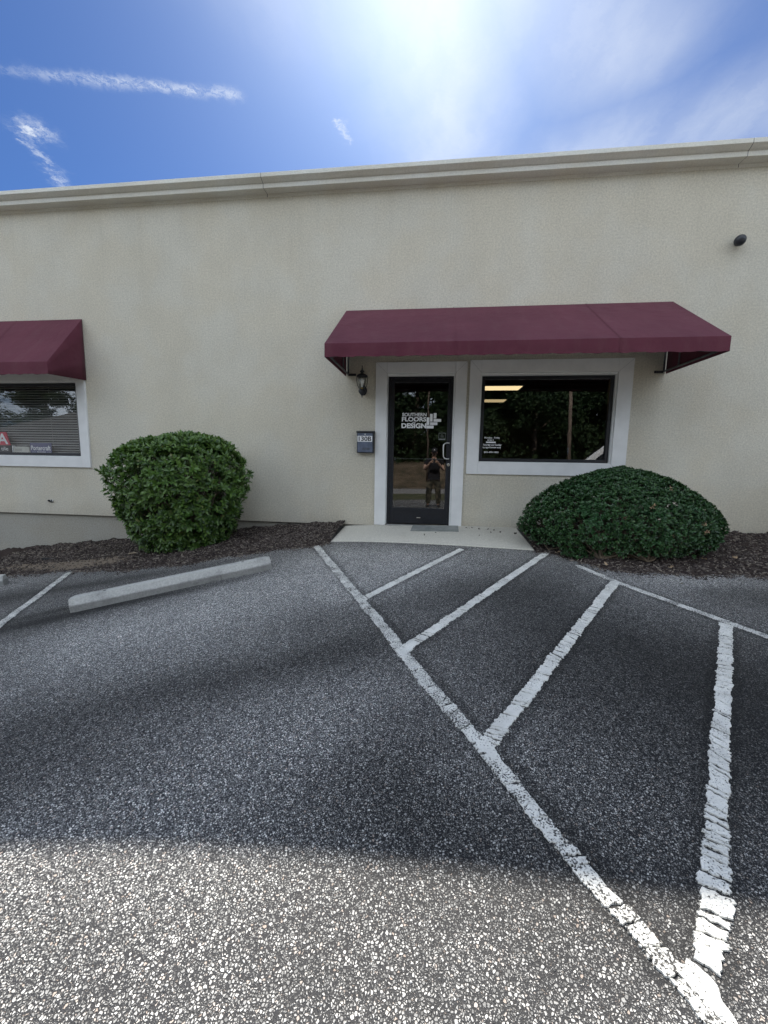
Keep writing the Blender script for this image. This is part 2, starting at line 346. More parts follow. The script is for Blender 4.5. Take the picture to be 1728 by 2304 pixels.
def f_paint(worn):
    def fn(q, b, o):
        X = ocoord(q); x, y, z = q.sep(X); Pp = q.comb(x, y, 0.0)
        jit = q.v('SCALE', q.v('SUBTRACT', q.noise(Pp, 150.0, 2, out=1), (0.5, 0.5, 0.5)), 0.004); Q = q.v('MULTIPLY', q.v('ADD', Pp, jit), (1, 1, 0))
        e1 = q.vor(Q, 62.0, 'DISTANCE_TO_EDGE'); n = q.noise(Pp, 28.0, 4, 0.7); f = q.noise(Pp, 230.0, 3, 0.7)
        pit = q.noise(Pp, 120.0, 4, 0.66); cov = q.noise(Pp, 11.0, 3, 0.6)
        lim = q.step(cov, 0.35, 0.65, 0.66-worn*0.5, 0.60-worn*0.7)
        hole = q.step(pit, lim, q.m('ADD', lim, 0.035))
        pin = q.step(f, 0.64, 0.72)
        c = q.v('SCALE', (0.75, 0.74, 0.69), q.step(q.noise(Pp, 7.0, 4), 0.3, 0.7, 0.84, 1.06))
        c = q.mix(q.m('MULTIPLY', pin, 0.45), c, (0.22, 0.215, 0.20)); c = q.mix(hole, c, (0.06, 0.058, 0.055))
        q.put(b.inputs['Base Color'], c); b.inputs['Roughness'].default_value = 0.7; b.inputs['Specular IOR Level'].default_value = 0.3
        bump(q, b, q.m('SUBTRACT', q.m('ADD', q.m('MULTIPLY', q.step(e1, 0, 0.2), 0.5), q.m('MULTIPLY', f, 0.4)), hole), 0.003)
    return fn
M_PAINT = mat('white_road_paint', f_paint(0.05)); M_PAINT_WORN = mat('worn_road_paint', f_paint(0.17))
def f_mulch(q, b, o):
    X = ocoord(q); a = q.n('ShaderNodeAttribute'); a.attribute_name = 'sand'; sand = a.outputs['Fac']
    n = q.noise(X, 45.0, 5, 0.75); n2 = q.noise(q.v('MULTIPLY', X, (1, 2.2, 1)), 110.0, 3, 0.7)
    c = q.ramp(n2, [(0.25, (0.020, 0.015, 0.013)), (0.5, (0.065, 0.048, 0.042)), (0.68, (0.12, 0.095, 0.085)), (0.85, (0.22, 0.18, 0.15))])
    s = q.step(q.m('ADD', sand, q.m('MULTIPLY', q.m('SUBTRACT', n, 0.5), 2.2)), 0.48, 0.80)
    c = q.mix(q.m('MULTIPLY', s, 0.85), c, q.v('SCALE', (0.31, 0.25, 0.19), q.step(n2, 0.2, 0.8, 0.7, 1.2)))
    q.put(b.inputs['Base Color'], c); b.inputs['Roughness'].default_value = 0.95; b.inputs['Specular IOR Level'].default_value = 0.1
    bump(q, b, q.m('ADD', n, n2), 0.02)
M_MULCH = mat('bark_mulch', f_mulch)
def island(stops, rough=0.8, spec=0.2, trans=0.0, noise_sc=None, light=None, extra=None):
    def fn(q, b, o):
        ge = q.n('ShaderNodeNewGeometry'); r = ge.outputs['Random Per Island']; c = q.ramp(r, stops)
        if noise_sc:
            X = ocoord(q); m = q.step(q.noise(X, noise_sc, 3), 0.52, 0.70); c = q.mix(q.m('MULTIPLY', m, 0.75), c, light)
            if extra:
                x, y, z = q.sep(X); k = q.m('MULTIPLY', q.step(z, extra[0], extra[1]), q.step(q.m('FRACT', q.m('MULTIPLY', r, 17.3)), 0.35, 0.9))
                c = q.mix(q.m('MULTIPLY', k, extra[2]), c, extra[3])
        q.put(b.inputs['Base Color'], c); b.inputs['Roughness'].default_value = rough; b.inputs['Specular IOR Level'].default_value = spec
        if trans:
            t = q.n('ShaderNodeBsdfTranslucent'); q.put(t.inputs[0], q.v('MULTIPLY', c, (1.3, 1.5, 0.6)))
            ms = q.n('ShaderNodeMixShader'); ms.inputs[0].default_value = trans
            q.nt.links.new(b.outputs[0], ms.inputs[1]); q.nt.links.new(t.outputs[0], ms.inputs[2]); q.nt.links.new(ms.outputs[0], o.inputs[0])
    return fn
M_CHIP = mat('bark_chip', island([(0, (0.022, 0.016, 0.016)), (0.4, (0.068, 0.055, 0.050)), (0.75, (0.140, 0.118, 0.105)), (0.95, (0.24, 0.205, 0.165)), (1, (0.30, 0.26, 0.22))], 0.9, 0.15))
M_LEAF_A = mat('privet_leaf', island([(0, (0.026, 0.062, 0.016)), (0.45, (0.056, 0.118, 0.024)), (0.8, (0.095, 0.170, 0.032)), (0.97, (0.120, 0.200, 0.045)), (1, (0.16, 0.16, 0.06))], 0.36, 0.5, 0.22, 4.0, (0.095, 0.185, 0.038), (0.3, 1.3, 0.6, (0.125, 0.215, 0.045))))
M_LEAF_B = mat('pittosporum_leaf', island([(0, (0.013, 0.040, 0.016)), (0.5, (0.034, 0.084, 0.024)), (0.9, (0.043, 0.112, 0.037)), (1, (0.075, 0.145, 0.04))], 0.40, 0.45, 0.12, 3.2, (0.032, 0.098, 0.034)))
M_DEAD = mat('dry_leaf', island([(0, (0.30, 0.20, 0.12)), (0.5, (0.42, 0.31, 0.20)), (1, (0.22, 0.12, 0.08))], 0.8, 0.2, 0.15))
M_TREELEAF = mat('tree_leaf', island([(0, (0.010, 0.024, 0.010)), (0.5, (0.022, 0.045, 0.017)), (1, (0.045, 0.072, 0.026))], 0.6, 0.2, 0.12, 0.35, (0.048, 0.068, 0.028)))
M_BARK = vary((0.10, 0.075, 0.055), 0.35, 12, 0.9, 30, 0.01)('bark')
M_TWIG = vary((0.13, 0.10, 0.07), 0.3, 20, 0.9)('twig')
M_WOODPOLE = vary((0.19, 0.145, 0.11), 0.25, 6, 0.9)('pole_wood')
M_GRASS = mat('verge_grass', lambda q, b, o: (q.put(b.inputs['Base Color'], q.ramp(q.noise(ocoord(q), 2.5, 7, 0.72), [(0.3, (0.045, 0.060, 0.022)), (0.55, (0.10, 0.10, 0.045)), (0.75, (0.22, 0.17, 0.10))])), bump(q, b, q.noise(ocoord(q), 12, 5, 0.7), 0.1)), rough=0.95)
M_BANK = mat('weedy_bank', lambda q, b, o: (q.put(b.inputs['Base Color'], q.ramp(q.noise(ocoord(q), 0.9, 8, 0.75), [(0.32, (0.05, 0.05, 0.022)), (0.5, (0.13, 0.095, 0.055)), (0.7, (0.27, 0.20, 0.13))])), bump(q, b, q.noise(ocoord(q), 4, 6, 0.7), 0.3)), rough=0.95)
M_STREET = vary((0.24, 0.23, 0.215), 0.12, 1.0, 0.9)('worn_street')
M_BLACKPAINT = vary((0.025, 0.027, 0.032), 0.25, 9, 0.5)('black_paint')
M_BOXFRONT = vary((0.105, 0.125, 0.175), 0.18, 14, 0.42, rvar=0.12)('mailbox_front')
M_BRASS = mat('brass', col=(0.60, 0.44, 0.16), rough=0.3, metal=1.0)
M_BULB = mat('frosted_bulb', col=(0.85, 0.85, 0.82), rough=0.25)
M_DARKPL = mat('dark_plastic', col=(0.02, 0.022, 0.028), rough=0.42)

# ------------------------------------------------------------------ terrain
def sp(t, w=0.5): return w*np.logaddexp(0, np.asarray(t, float)/w)
def HG(x, y):
    x = np.asarray(x, float); y = np.asarray(y, float)
    left = 0.12*(sp(-(x+1))-sp(-(x+14)))            # the lot falls away to the left, then levels
    yy = np.maximum(y, -9.0); h = 0.02+0.073*np.minimum(yy, 0)-left*np.clip(1+(y+9)/12.0, 0.25, 1.0)
    h = h-0.0*y
    k = np.clip((-y-18)/6.0, 0, 1); k = k*k*(3-2*k)
    far = np.clip((-y-24)/60.0, 0, 1)
    return h+k*(1.40)+far*2.0-0.008*np.clip(-y-9, 0, 9)
def grid(name, xs, ys, off, m, parent=None):
    X, Y = np.meshgrid(xs, ys); Z = HG(X, Y)+off; nx, ny = len(xs), len(ys)
    V = np.stack([X.ravel(), Y.ravel(), Z.ravel()], 1)
    i = np.arange(nx-1)[None, :]+np.arange(ny-1)[:, None]*nx; i = i.ravel()
    return mesh_np(name, V, [np.stack([i, i+1, i+1+nx, i+nx], 1)], m, parent, True), X.ravel(), Y.ravel()
xs = np.concatenate([np.linspace(-300, -40, 14), np.linspace(-38, -9, 30), np.linspace(-8.8, 8.8, 60), np.linspace(9.5, 38, 30), np.linspace(40, 300, 14)])
ys = np.concatenate([np.linspace(-300, -60, 12), np.linspace(-56, -26, 16), np.linspace(-25, 2, 55), np.linspace(4, 300, 16)])
gr, _, _ = grid('ground', xs, ys, -0.06, M_GRASS); tag(gr, 'open ground around the parking lot', kind='structure')
xs = np.concatenate([np.linspace(-40, -8, 33), np.arange(-7.9, 6, 0.05), np.linspace(6.2, 40, 35)])
ys = np.concatenate([np.linspace(-10.8, -6.6, 18), np.arange(-6.5, 0.021, 0.05)])
lot, X, Y = grid('parking_lot', xs, ys, 0.0, M_ASPHALT)
# wear map: 0 = pale washed stones, 1 = dark binder or contact shade painted along the wheel stop; blobs (x, y, rx, ry, angle, weight)
wear_shade = np.full(X.shape, 0.30)
def blob(x, y, rx, ry, a, w, p=2.0):
    global wear_shade
    c, s = math.cos(R(a)), math.sin(R(a)); u = (X-x)*c+(Y-y)*s; v = -(X-x)*s+(Y-y)*c
    wear_shade = wear_shade+w*np.exp(-((np.abs(u)/rx)**2+(np.abs(v)/ry)**2)**(p/2))
blob(1.25, -3.7, 1.15, 0.85, -60, 0.56, 3); blob(0.9, -2.35, 0.5, 0.35, 30, 0.30); blob(0.0, -2.75, 0.55, 0.22, 35, 0.22)
blob(2.6, -4.4, 1.6, 1.0, -60, 0.50, 3); blob(0.35, -4.75, 0.9, 0.22, -8, 0.26); blob(1.3, -5.3, 0.8, 0.4, 0, -0.18)
blob(-1.35, -3.95, 1.5, 0.17, 24, 0.34); blob(-0.5, -3.42, 0.5, 0.16, 35, 0.28); blob(-1.9, -4.55, 0.6, 0.25, 10, 0.30); blob(-0.1, -4.45, 0.28, 0.35, 20, 0.28)
blob(-2.72, -2.58, 0.95, 0.11, 30, 0.62); blob(-3.65, -3.05, 0.7, 0.24, 30, 0.5); blob(-2.95, -2.42, 1.0, 0.06, 30, 0.5); blob(-4.7, -2.4, 0.9, 0.35, 20, 0.45); blob(-3.6, -1.95, 1.0, 0.12, 18, 0.35); blob(-3.1, -2.2, 0.5, 0.10, 15, 0.25)  # narrow blobs along the wheel stop paint its contact shade
blob(2.9, -2.3, 0.5, 0.28, -20, 0.34); blob(3.4, -2.5, 0.6, 0.3, 10, 0.3)
blob(-0.6, -1.7, 1.2, 0.6, 0, -0.28); blob(-1.5, -2.7, 1.3, 0.55, 30, -0.34); blob(-0.35, -3.35, 0.5, 0.4, 30, -0.1); blob(-0.9, -5.3, 1.4, 0.3, 0, -0.03); blob(2.4, -1.95, 0.6, 0.2, 0, -0.2); blob(-0.35, -4.1, 0.5, 0.25, 60, -0.1)
wear_shade += 0.09*np.sin(X*1.7+1.1*np.sin(Y*2.1))*np.sin(Y*2.3+0.8*np.sin(X*1.3))
fattr(lot.data, 'wear_shade', np.clip(wear_shade, 0, 1)); tag(lot, 'dark coarse asphalt parking lot', kind='structure')
st, _, _ = grid('street', np.linspace(-120, 120, 81), np.linspace(-18.0, -14.3, 8), 0.0, M_STREET); tag(st, 'pale street beyond the lot', kind='structure')
vg, _, _ = grid('grass_verge', np.linspace(-120, 120, 121), np.linspace(-14.3, -10.8, 10), -0.004, M_GRASS); tag(vg, 'rough grass strip between lot and street', kind='structure')
bk, _, _ = grid('hillside', np.linspace(-120, 120, 121), np.linspace(-60, -18.0, 60), -0.004, M_BANK); tag(bk, 'weedy dirt bank below the trees', kind='structure')

# ------------------------------------------------------------------ entry slab
def surf(u): return HG(u[0], u[1])
V = []; nx, ny = 26, 12
for j in range(ny+1):
    for i in range(nx+1):
        t, s_ = j/ny, i/nx
        xL, xR = -1.31, 1.20; x = xL+(xR-xL)*s_; yF = -0.87-0.24*s_; y = 0.0+yF*t
        V.append((x, y, float(HG(x, y))+0.012+0.008*math.sin(x*3)*0.2))
V2 = [(v[0], v[1], v[2]-0.14) for v in V]; n1 = nx+1
Fq = [(j*n1+i, j*n1+i+1, (j+1)*n1+i+1, (j+1)*n1+i) for j in range(ny) for i in range(nx)]
m = MB(); m.add(V+V2, Fq); N = len(V)
rim = [i for i in range(n1)]+[j*n1+nx for j in range(1, ny+1)]+[ny*n1+i for i in range(nx-1, -1, -1)]+[j*n1 for j in range(ny-1, 0, -1)]
m.F += [(rim[k], rim[(k+1) % len(rim)], rim[(k+1) % len(rim)]+N, rim[k]+N) for k in range(len(rim))]; m.M = [0]*len(m.F)
m.build('entry_slab', M_SLAB, label='pale concrete entry slab in front of the glass door', cat='concrete slab', bevel=0.006)

# ------------------------------------------------------------------ mulch beds
def bed(name, x0, x1, edge, mound, sand_fn, label, left_cut=None):
    ex, ey = zip(*edge); nx = int((x1-x0)/0.04); ny = 36
    xs = np.linspace(x0, x1, nx); V = np.zeros((ny, nx, 3)); SA = np.zeros((ny, nx))
    ye = np.interp(xs, ex, ey)+0.03*np.sin(xs*9)+0.02*np.sin(xs*23+1)
    for j in range(ny):
        t = j/(ny-1); y = 0.03+(ye-0.03)*t
        prof = (1-t**5)*(mound+0.01)-0.008*(t > 0.999)
        nz = 0.012*np.sin(xs*13+y*17)+0.010*np.sin(xs*31-y*23)+0.006*np.sin(xs*57+y*61+2)+RNG.normal(0, 0.004, nx)
        V[j, :, 0] = xs; V[j, :, 1] = y; V[j, :, 2] = HG(xs, y)+prof+nz*(1-t**4)+0.006*(1-t)
        SA[j] = sand_fn(xs, y)
    i = (np.arange(nx-1)[None, :]+np.arange(ny-1)[:, None]*nx).ravel()
    o = mesh_np(name, V.reshape(-1, 3), [np.stack([i, i+nx, i+1+nx, i+1], 1)], M_MULCH, None, True)
    fattr(o.data, 'sand', SA.ravel()); tag(o, label, 'mulch', kind='stuff')
    return V, ye, xs
def gz(x, y, cx, cy, rx, ry): return np.exp(-(((x-cx)/rx)**2+((y-cy)/ry)**2))
EL = [(-9, -1.5), (-5.68, -1.42), (-5.27, -1.40), (-4.67, -1.37), (-3.87, -1.55), (-2.96, -1.50), (-2.5, -1.27), (-1.98, -1.15), (-1.33, -0.98)]
SANDL = lambda x, y: np.clip(1.3*gz(x, y, -4.6, -1.22, 0.8, 0.17)+0.8*gz(x, y, -5.7, -1.15, 0.6, 0.12)+0.45*gz(x, y, -3.9, -0.95, 0.4, 0.1)+0.5*gz(x, y, -5.6, -0.55, 0.3, 0.08), 0, 1)
VL, yeL, xL_ = bed('mulch_bed', -9.0, -1.315, EL, 0.062, SANDL, 'purplish brown mulch bed left of the entry slab, sandy at its edge')
ER = [(1.2, -1.12), (1.37, -1.22), (1.58, -1.5), (1.74, -1.68), (2.14, -1.78), (2.59, -1.75), (3.3, -1.70), (4.2, -1.66), (8, -1.6)]
VR, yeR, xR_ = bed('mulch_bed', 1.205, 8.0, ER, 0.03, lambda x, y: x*0+0.12, 'brown mulch bed right of the entry slab')
def chips(name, Vg, n, label, seed, sand=None):
    r = np.random.default_rng(seed); ny, nx, _ = Vg.shape
    jj = r.uniform(0, ny-1.01, n); ii = r.uniform(0, nx-1.01, n); j0 = jj.astype(int); i0 = ii.astype(int); fj = (jj-j0)[:, None]; fi = (ii-i0)[:, None]
    Pp = Vg[j0, i0]*(1-fj)*(1-fi)+Vg[j0+1, i0]*fj*(1-fi)+Vg[j0, i0+1]*(1-fj)*fi+Vg[j0+1, i0+1]*fj*fi
    if sand is not None: Pp = Pp[sand(Pp[:, 0], Pp[:, 1]) < r.uniform(0.10, 1.25, n)]; n = len(Pp)
    L = r.uniform(0.010, 0.040, n); Wd = L*r.uniform(0.18, 0.5, n); T = r.uniform(0.002, 0.005, n); a = r.uniform(0, 2*np.pi, n); tl = r.normal(0, 0.28, n); tr_ = r.normal(0, 0.35, n)
    d = np.stack([np.cos(a)*np.cos(tl), np.sin(a)*np.cos(tl), np.sin(tl)], 1); s_ = np.stack([-np.sin(a)*np.cos(tr_), np.cos(a)*np.cos(tr_), np.sin(tr_)], 1); u = np.cross(d, s_)
    Vs = []
    for su in (-1, 1):
        for sx, sy in ((-1, -0.6), (1, -1), (0.8, 1), (-1, 0.9)):
            Vs.append(Pp+d*(L/2*sx)[:, None]+s_*(Wd/2*sy)[:, None]+u*(T*su)[:, None]+np.array([0, 0, 0.004]))
    Vv = np.stack(Vs, 1).reshape(-1, 3); b = (np.arange(n)*8)[:, None]
    F = np.concatenate([b+np.array(f) for f in ((0, 3, 2, 1), (4, 5, 6, 7), (0, 1, 5, 4), (1, 2, 6, 5), (2, 3, 7, 6), (3, 0, 4, 7))])
    o = mesh_np(name, Vv, [F], M_CHIP); tag(o, label, 'mulch', kind='stuff'); return o
chips('bark_chips', VL[:, 60:], 22000, 'loose bark chips left of the entry slab', 3, SANDL)
chips('bark_chips', VR[:, :110], 13000, 'loose bark chips around the low dome bush', 4)

# ------------------------------------------------------------------ building
B = empty('office_building', (0, 0, 0), label='long beige stucco building with burgundy awnings and white trimmed openings', cat='building')
XL, XR, ZT = -22.0, 16.0, 4.64
DOOR = (-0.70, 0.262, 0.0, 2.19); WIN = (0.616, 2.411, 0.955, 2.190); LWIN = (-8.35, -5.64, 0.940, 2.13)
def holed(mb, x0, x1, z0, z1, y0, y1, holes):
    xc = sorted({x0, x1, *[h[0] for h in holes], *[h[1] for h in holes]}); zc = sorted({z0, z1, *[h[2] for h in holes], *[h[3] for h in holes]})
    xc = [x for x in xc if x0 <= x <= x1]; zc = [z for z in zc if z0 <= z <= z1]
    solid = lambda i, j: 0 <= i < len(xc)-1 and 0 <= j < len(zc)-1 and not any(h[0]-1e-6 <= xc[i] and xc[i+1] <= h[1]+1e-6 and h[2]-1e-6 <= zc[j] and zc[j+1] <= h[3]+1e-6 for h in holes)
    for i in range(len(xc)-1):
        for j in range(len(zc)-1):
            if not solid(i, j): continue
            a, b_, c, d = xc[i], xc[i+1], zc[j], zc[j+1]
            mb.add([(a, y0, c), (b_, y0, c), (b_, y0, d), (a, y0, d)], [(0, 1, 2, 3)]); mb.add([(a, y1, c), (b_, y1, c), (b_, y1, d), (a, y1, d)], [(3, 2, 1, 0)])
            if not solid(i-1, j): mb.add([(a, y0, c), (a, y0, d), (a, y1, d), (a, y1, c)], [(0, 1, 2, 3)])
            if not solid(i+1, j): mb.add([(b_, y0, c), (b_, y1, c), (b_, y1, d), (b_, y0, d)], [(0, 1, 2, 3)])
            if not solid(i, j-1): mb.add([(a, y0, c), (a, y1, c), (b_, y1, c), (b_, y0, c)], [(0, 1, 2, 3)])
            if not solid(i, j+1): mb.add([(a, y0, d), (b_, y0, d), (b_, y1, d), (a, y1, d)], [(0, 1, 2, 3)])
m = MB(); holed(m, XL, XR, -0.008, ZT, 0.0, 0.20, [(DOOR[0], DOOR[1], -0.008, DOOR[3]), WIN, LWIN])
m.build('wall', M_STUCCO, B)
m = MB(); m.box(XL, XL+0.2, 0.2, 14, -2.5, ZT); m.box(XR-0.2, XR, 0.2, 14, -2.5, ZT); m.box(XL, XR, 14, 14.2, -2.5, ZT); m.build('outer_wall', M_STUCCO, B)
m = MB(); m.box(XL+0.01, XR-0.01, 0.045, 0.2, -2.5, -0.009); m.build('foundation', M_FOUND, B)
m = MB(); m.box(XL+0.02, XR-0.02, 0.010, 0.044, -0.018, -0.0095); m.build('shadow_line', M_JOINT_SHADE, B)  # dark strip standing in for the shadow line under the stucco edge
m = MB(); m.box(XL, XR, 0.2, 14.2, ZT-0.16, ZT+0.02); m.build('roof', mat('roofing', col=(0.3, 0.3, 0.3), rough=0.9), B)
CP = [(-0.004, 4.640), (-0.15, 4.632), (-0.15, 4.690), (-0.172, 4.694), (-0.23, 4.726), (-0.23, 4.776), (0.25, 4.80), (0.25, 4.60), (-0.004, 4.60)]
cut = [XL, -9.4, -2.44, 3.60, 9.6, XR]
for a, b_ in zip(cut[:-1], cut[1:]):
    m = MB(); m.prism(CP, a+0.003, b_-0.003, 'x'); m.build('cornice', M_CORN, B, bevel=0.003, seg=2)
for c in cut[1:-1]:
    m = MB(); m.prism([(p*0.985, 4.70+(q_-4.70)*0.95) for p, q_ in CP], c-0.0029, c+0.0029, 'x'); m.build('cornice_joint', M_JOINT_SHADE, B)
# trims: flat raised bands round each opening, mitred look by butting
def trim(name, o_, i_, th=0.028, bottom=True):
    (a, b_, c, d), (p, q_, r, s_) = o_, i_
    m = MB(); m.box(a, p, -th, 0.006, c, d); m.box(q_, b_, -th, 0.006, c, d); m.box(p, q_, -th, 0.006, s_, d)
    if bottom: m.box(p, q_, -th, 0.006, c, r)
    return m.build(name, M_TRIM, B, bevel=0.004)
trim('door_trim', (-0.867, 0.420, 0.004, 2.347), (DOOR[0], DOOR[1], 0.0, DOOR[3]), bottom=False)
trim('window_trim', (0.459, 2.599, 0.788, 2.363), WIN); trim('window_trim', (-8.51, -5.483, 0.770, 2.30), LWIN)
M_MITRE = mat('mitre_line', col=(0.30, 0.30, 0.29), rough=0.8)
def mitre(pts):
    for a, b_ in pts:
        m = MB()
        d = Vector((b_[0]-a[0], 0, b_[1]-a[1])).normalized(); n_ = Vector((-d.z, 0, d.x))*0.0012
        A = Vector((a[0], -0.0285, a[1])); Bv = Vector((b_[0], -0.0285, b_[1]))
        m.add([A-n_, Bv-n_, Bv+n_, A+n_], [(0, 1, 2, 3)])
        m.build('mitre_line', M_MITRE, B)
mitre([((-0.865, 2.345), (-0.70, 2.19)), ((0.418, 2.345), (0.262, 2.19)), ((0.461, 2.361), (0.616, 2.19)), ((2.597, 2.361), (2.411, 2.19)), ((2.597, 0.790), (2.411, 0.955))])
# white inner stops (reveals) of door and windows
def reveal(x0, x1, z0, z1, w, y0=-0.004, y1=0.05, bot=True, left=True):
    m = MB(); m.box(x0+0.001, x1-0.001, y0, y1, z1-w, z1-0.001)
    if left: m.box(x0+0.001, x0+w*0.35, y0, y1, z0, z1-w)
    m.box(x1-w*0.6, x1-0.001, y0, y1, z0, z1-w)
    if bot: m.box(x0+w*0.35, x1-w*0.6, y0, y1, z0+0.001, z0+w*0.4)
    return m
reveal(DOOR[0], DOOR[1], 0.02, DOOR[3], 0.036, bot=False).build('reveal', M_REVEAL, B, bevel=0.002)
reveal(*WIN, 0.036).build('reveal', M_REVEAL, B, bevel=0.002); reveal(*LWIN, 0.028).build('reveal', M_REVEAL, B, bevel=0.002)

# text
def text_mesh(name, txt, x0, x1, z0, z1, y, m_, parent, bold=0.0, th=0.001, keep=False):
    cu = bpy.data.curves.new(name, 'FONT'); cu.body = txt; cu.offset = bold; cu.resolution_u = 5
    t = bpy.data.objects.new(name+'_tmp', cu); COL.objects.link(t); dg = bpy.context.evaluated_depsgraph_get(); dg.update()
    me = bpy.data.meshes.new_from_object(t.evaluated_get(dg)); COL.objects.unlink(t); bpy.data.objects.remove(t); bpy.data.curves.remove(cu)
    n = len(me.vertices); c = np.zeros(n*3, np.float32); me.vertices.foreach_get('co', c); c = c.reshape(-1, 3)
    mn, mxv = c.min(0), c.max(0); sx = (x1-x0)/(mxv[0]-mn[0]); sz = (z1-z0)/(mxv[1]-mn[1])
    out = np.stack([x0+(c[:, 0]-mn[0])*sx, np.full(n, y), z0+(c[:, 1]-mn[1])*sz], 1).astype(np.float32)
    me.vertices.foreach_set('co', out.ravel()); me.materials.clear(); me.update(); me.name = name
    return link(name, me, m_, parent)

# ---- door: dark metal storefront leaf
DR = empty('door'); DR.parent = B
dx0, dx1, dz0, dz1 = -0.682, 0.238, 0.022, 2.154; yf = 0.012
m = MB(); m.box(dx0, dx0+0.034, yf-0.004, 0.09, dz0, dz1); m.box(dx1-0.022, dx1, yf-0.004, 0.09, dz0, dz1); m.box(dx0+0.034, dx1-0.022, yf-0.004, 0.09, dz1-0.03, dz1)
m.build('door_frame', M_DARKMETAL, DR, bevel=0.002)
lx0, lx1, lz0, lz1 = dx0+0.038, dx1-0.025, dz0+0.014, dz1-0.034
m = MB(); gx0, gx1, gz0, gz1 = lx0+0.048, lx1-0.045, 0.268, lz1-0.052
m.box(lx0, gx0, yf, 0.058, lz0, lz1); m.box(gx1, lx1, yf, 0.058, lz0, lz1); m.box(gx0, gx1, yf, 0.058, gz1, lz1); m.box(gx0, gx1, yf, 0.058, lz0, gz0)
m.build('leaf_frame', M_DARKMETAL, DR, bevel=0.002)
m = MB(); m.box(gx0, gx1, yf-0.002, yf+0.002, gz0-0.082, gz0-0.078); m.build('rail_groove', M_RUBBER, DR)
m = MB(); m.box(gx0-0.004, gx1+0.004, 0.034, 0.040, gz0-0.004, gz1+0.004); m.build('glass', M_GLASS, DR)
m = MB(); m.box(gx0+0.006, gx1-0.002, 0.085, 0.105, 0.985, 0.999); m.box(gx0+0.006, gx0+0.03, 0.04, 0.105, 0.97, 1.014); m.build('push_bar', M_CHROME, DR, bevel=0.003)
hx = 0.122
pts = [(0.205, 0.010, 1.222), (0.205, -0.045, 1.222), (0.165, -0.058, 1.222), (0.143, -0.060, 1.214), (0.128, -0.060, 1.195), (0.124, -0.060, 1.16), (0.124, -0.060, 1.06), (0.128, -0.060, 1.026), (0.143, -0.060, 1.006), (0.165, -0.058, 0.998), (0.205, -0.045, 0.998), (0.205, 0.010, 0.998)]
m = MB(); m.tube(pts, 0.0085, 12); m.build('handle', M_CHROME, DR, smooth=True)
m = MB(); m.prism([(0.205+0.021*math.cos(k*math.pi/12), 0.912+0.021*math.sin(k*math.pi/12)) for k in range(24)], -0.006, 0.014, 'y'); lk = m.build('lock', M_CHROME, DR, bevel=0.003)
m = MB(); m.box(0.2035, 0.2065, -0.0075, -0.0055, 0.902, 0.918); m.build('keyhole', M_RUBBER, lk)
m = MB(); m.box(-0.235, -0.180, yf-0.003, yf+0.001, 0.121, 0.132); m.build('maker_plate', M_CHROME, DR)
m = MB(); m.box(dx0+0.002, dx1-0.002, -0.05, 0.09, 0.012, 0.0205); m.build('threshold', vary((0.42, 0.42, 0.41), 0.1, 10, 0.45, metal=0.8)('aluminium'), DR, bevel=0.003)
LT = empty('lettering'); LT.parent = DR
yt = 0.0325
text_mesh('word', 'SOUTHERN', -0.482, -0.130, 1.600, 1.650, yt, M_WHITEVINYL, LT, 0.030)
text_mesh('word', 'FLOORS', -0.485, -0.132, 1.528, 1.592, yt, M_WHITEVINYL, LT, 0.035)
text_mesh('word', 'AND', -0.335, -0.285, 1.509, 1.524, yt, M_WHITEVINYL, LT, 0.03)
text_mesh('word', 'DESIGN', -0.490, -0.130, 1.432, 1.503, yt, M_WHITEVINYL, LT, 0.040)
def zx(px): return -0.124+(px-870)*(0.204/150.)
def zz(py): return 1.648-(py-715)*(0.216/167.)
for (a, b_, c, d) in [(868, 897, 763, 845), (903, 930, 725, 808), (940, 970, 716, 775), (940, 1020, 780, 810), (905, 982, 816, 846), (868, 943, 852, 883)]:
    m = MB(); m.box(zx(a), zx(b_), yt-0.0004, yt, zz(d), zz(c)); m.build('emblem_tile', M_WHITEVINYL, LT)
# small notice sticker above the handle
SK = empty('notice_sticker'); SK.parent = DR
m = MB(); a, b_, c, d = 0.052, 0.150, 1.266, 1.368
for bx in ((a, b_, d-0.006, d), (a, a+0.005, c+0.02, d-0.006), (b_-0.005, b_, c+0.02, d-0.006), (a, b_, c, c+0.02)): m.box(bx[0], bx[1], yt-0.0004, yt, bx[2], bx[3])
m.build('sticker_border', M_GREYVINYL, SK)
m = MB(); random.seed(3)
for r_, w in ((1.338, 0.03), (1.322, 0.05), (1.306, 0.045)): m.box(0.10-w/2, 0.10+w/2, yt-0.0004, yt, r_, r_+0.005)
m.build('sticker_print', M_GREYVINYL, SK)

# ---- windows
def window(x0, x1, z0, z1, fr, yg=0.045, gm=None):
    w = empty('window'); w.parent = B
    m = MB(); a, b_, c, d = x0+fr*0.02, x1-fr*0.02, z0, z1
    m.box(a, a+fr, 0.030, 0.10, c, d); m.box(b_-fr, b_, 0.030, 0.10, c, d); m.box(a+fr, b_-fr, 0.030, 0.10, d-fr, d); m.box(a+fr, b_-fr, 0.030, 0.10, c, c+fr)
    m.build('window_frame', M_DARKMETAL, w, bevel=0.003)
    m = MB(); m.box(a+fr-0.004, b_-fr+0.004, yg+0.012, yg+0.018, c+fr-0.004, d-fr+0.004); m.build('glass', gm or M_GLASS, w)
    return w
W1 = window(0.616+0.014, 2.411-0.023, 0.955+0.015, 2.190-0.037, 0.046)
W2 = window(-8.35+0.011, -5.64-0.018, 0.940+0.012, 2.13-0.029, 0.046, gm=M_GLASS_PALE)
HL = empty('hours_lettering'); HL.parent = W1; yt = 0.0555; k = 1.006
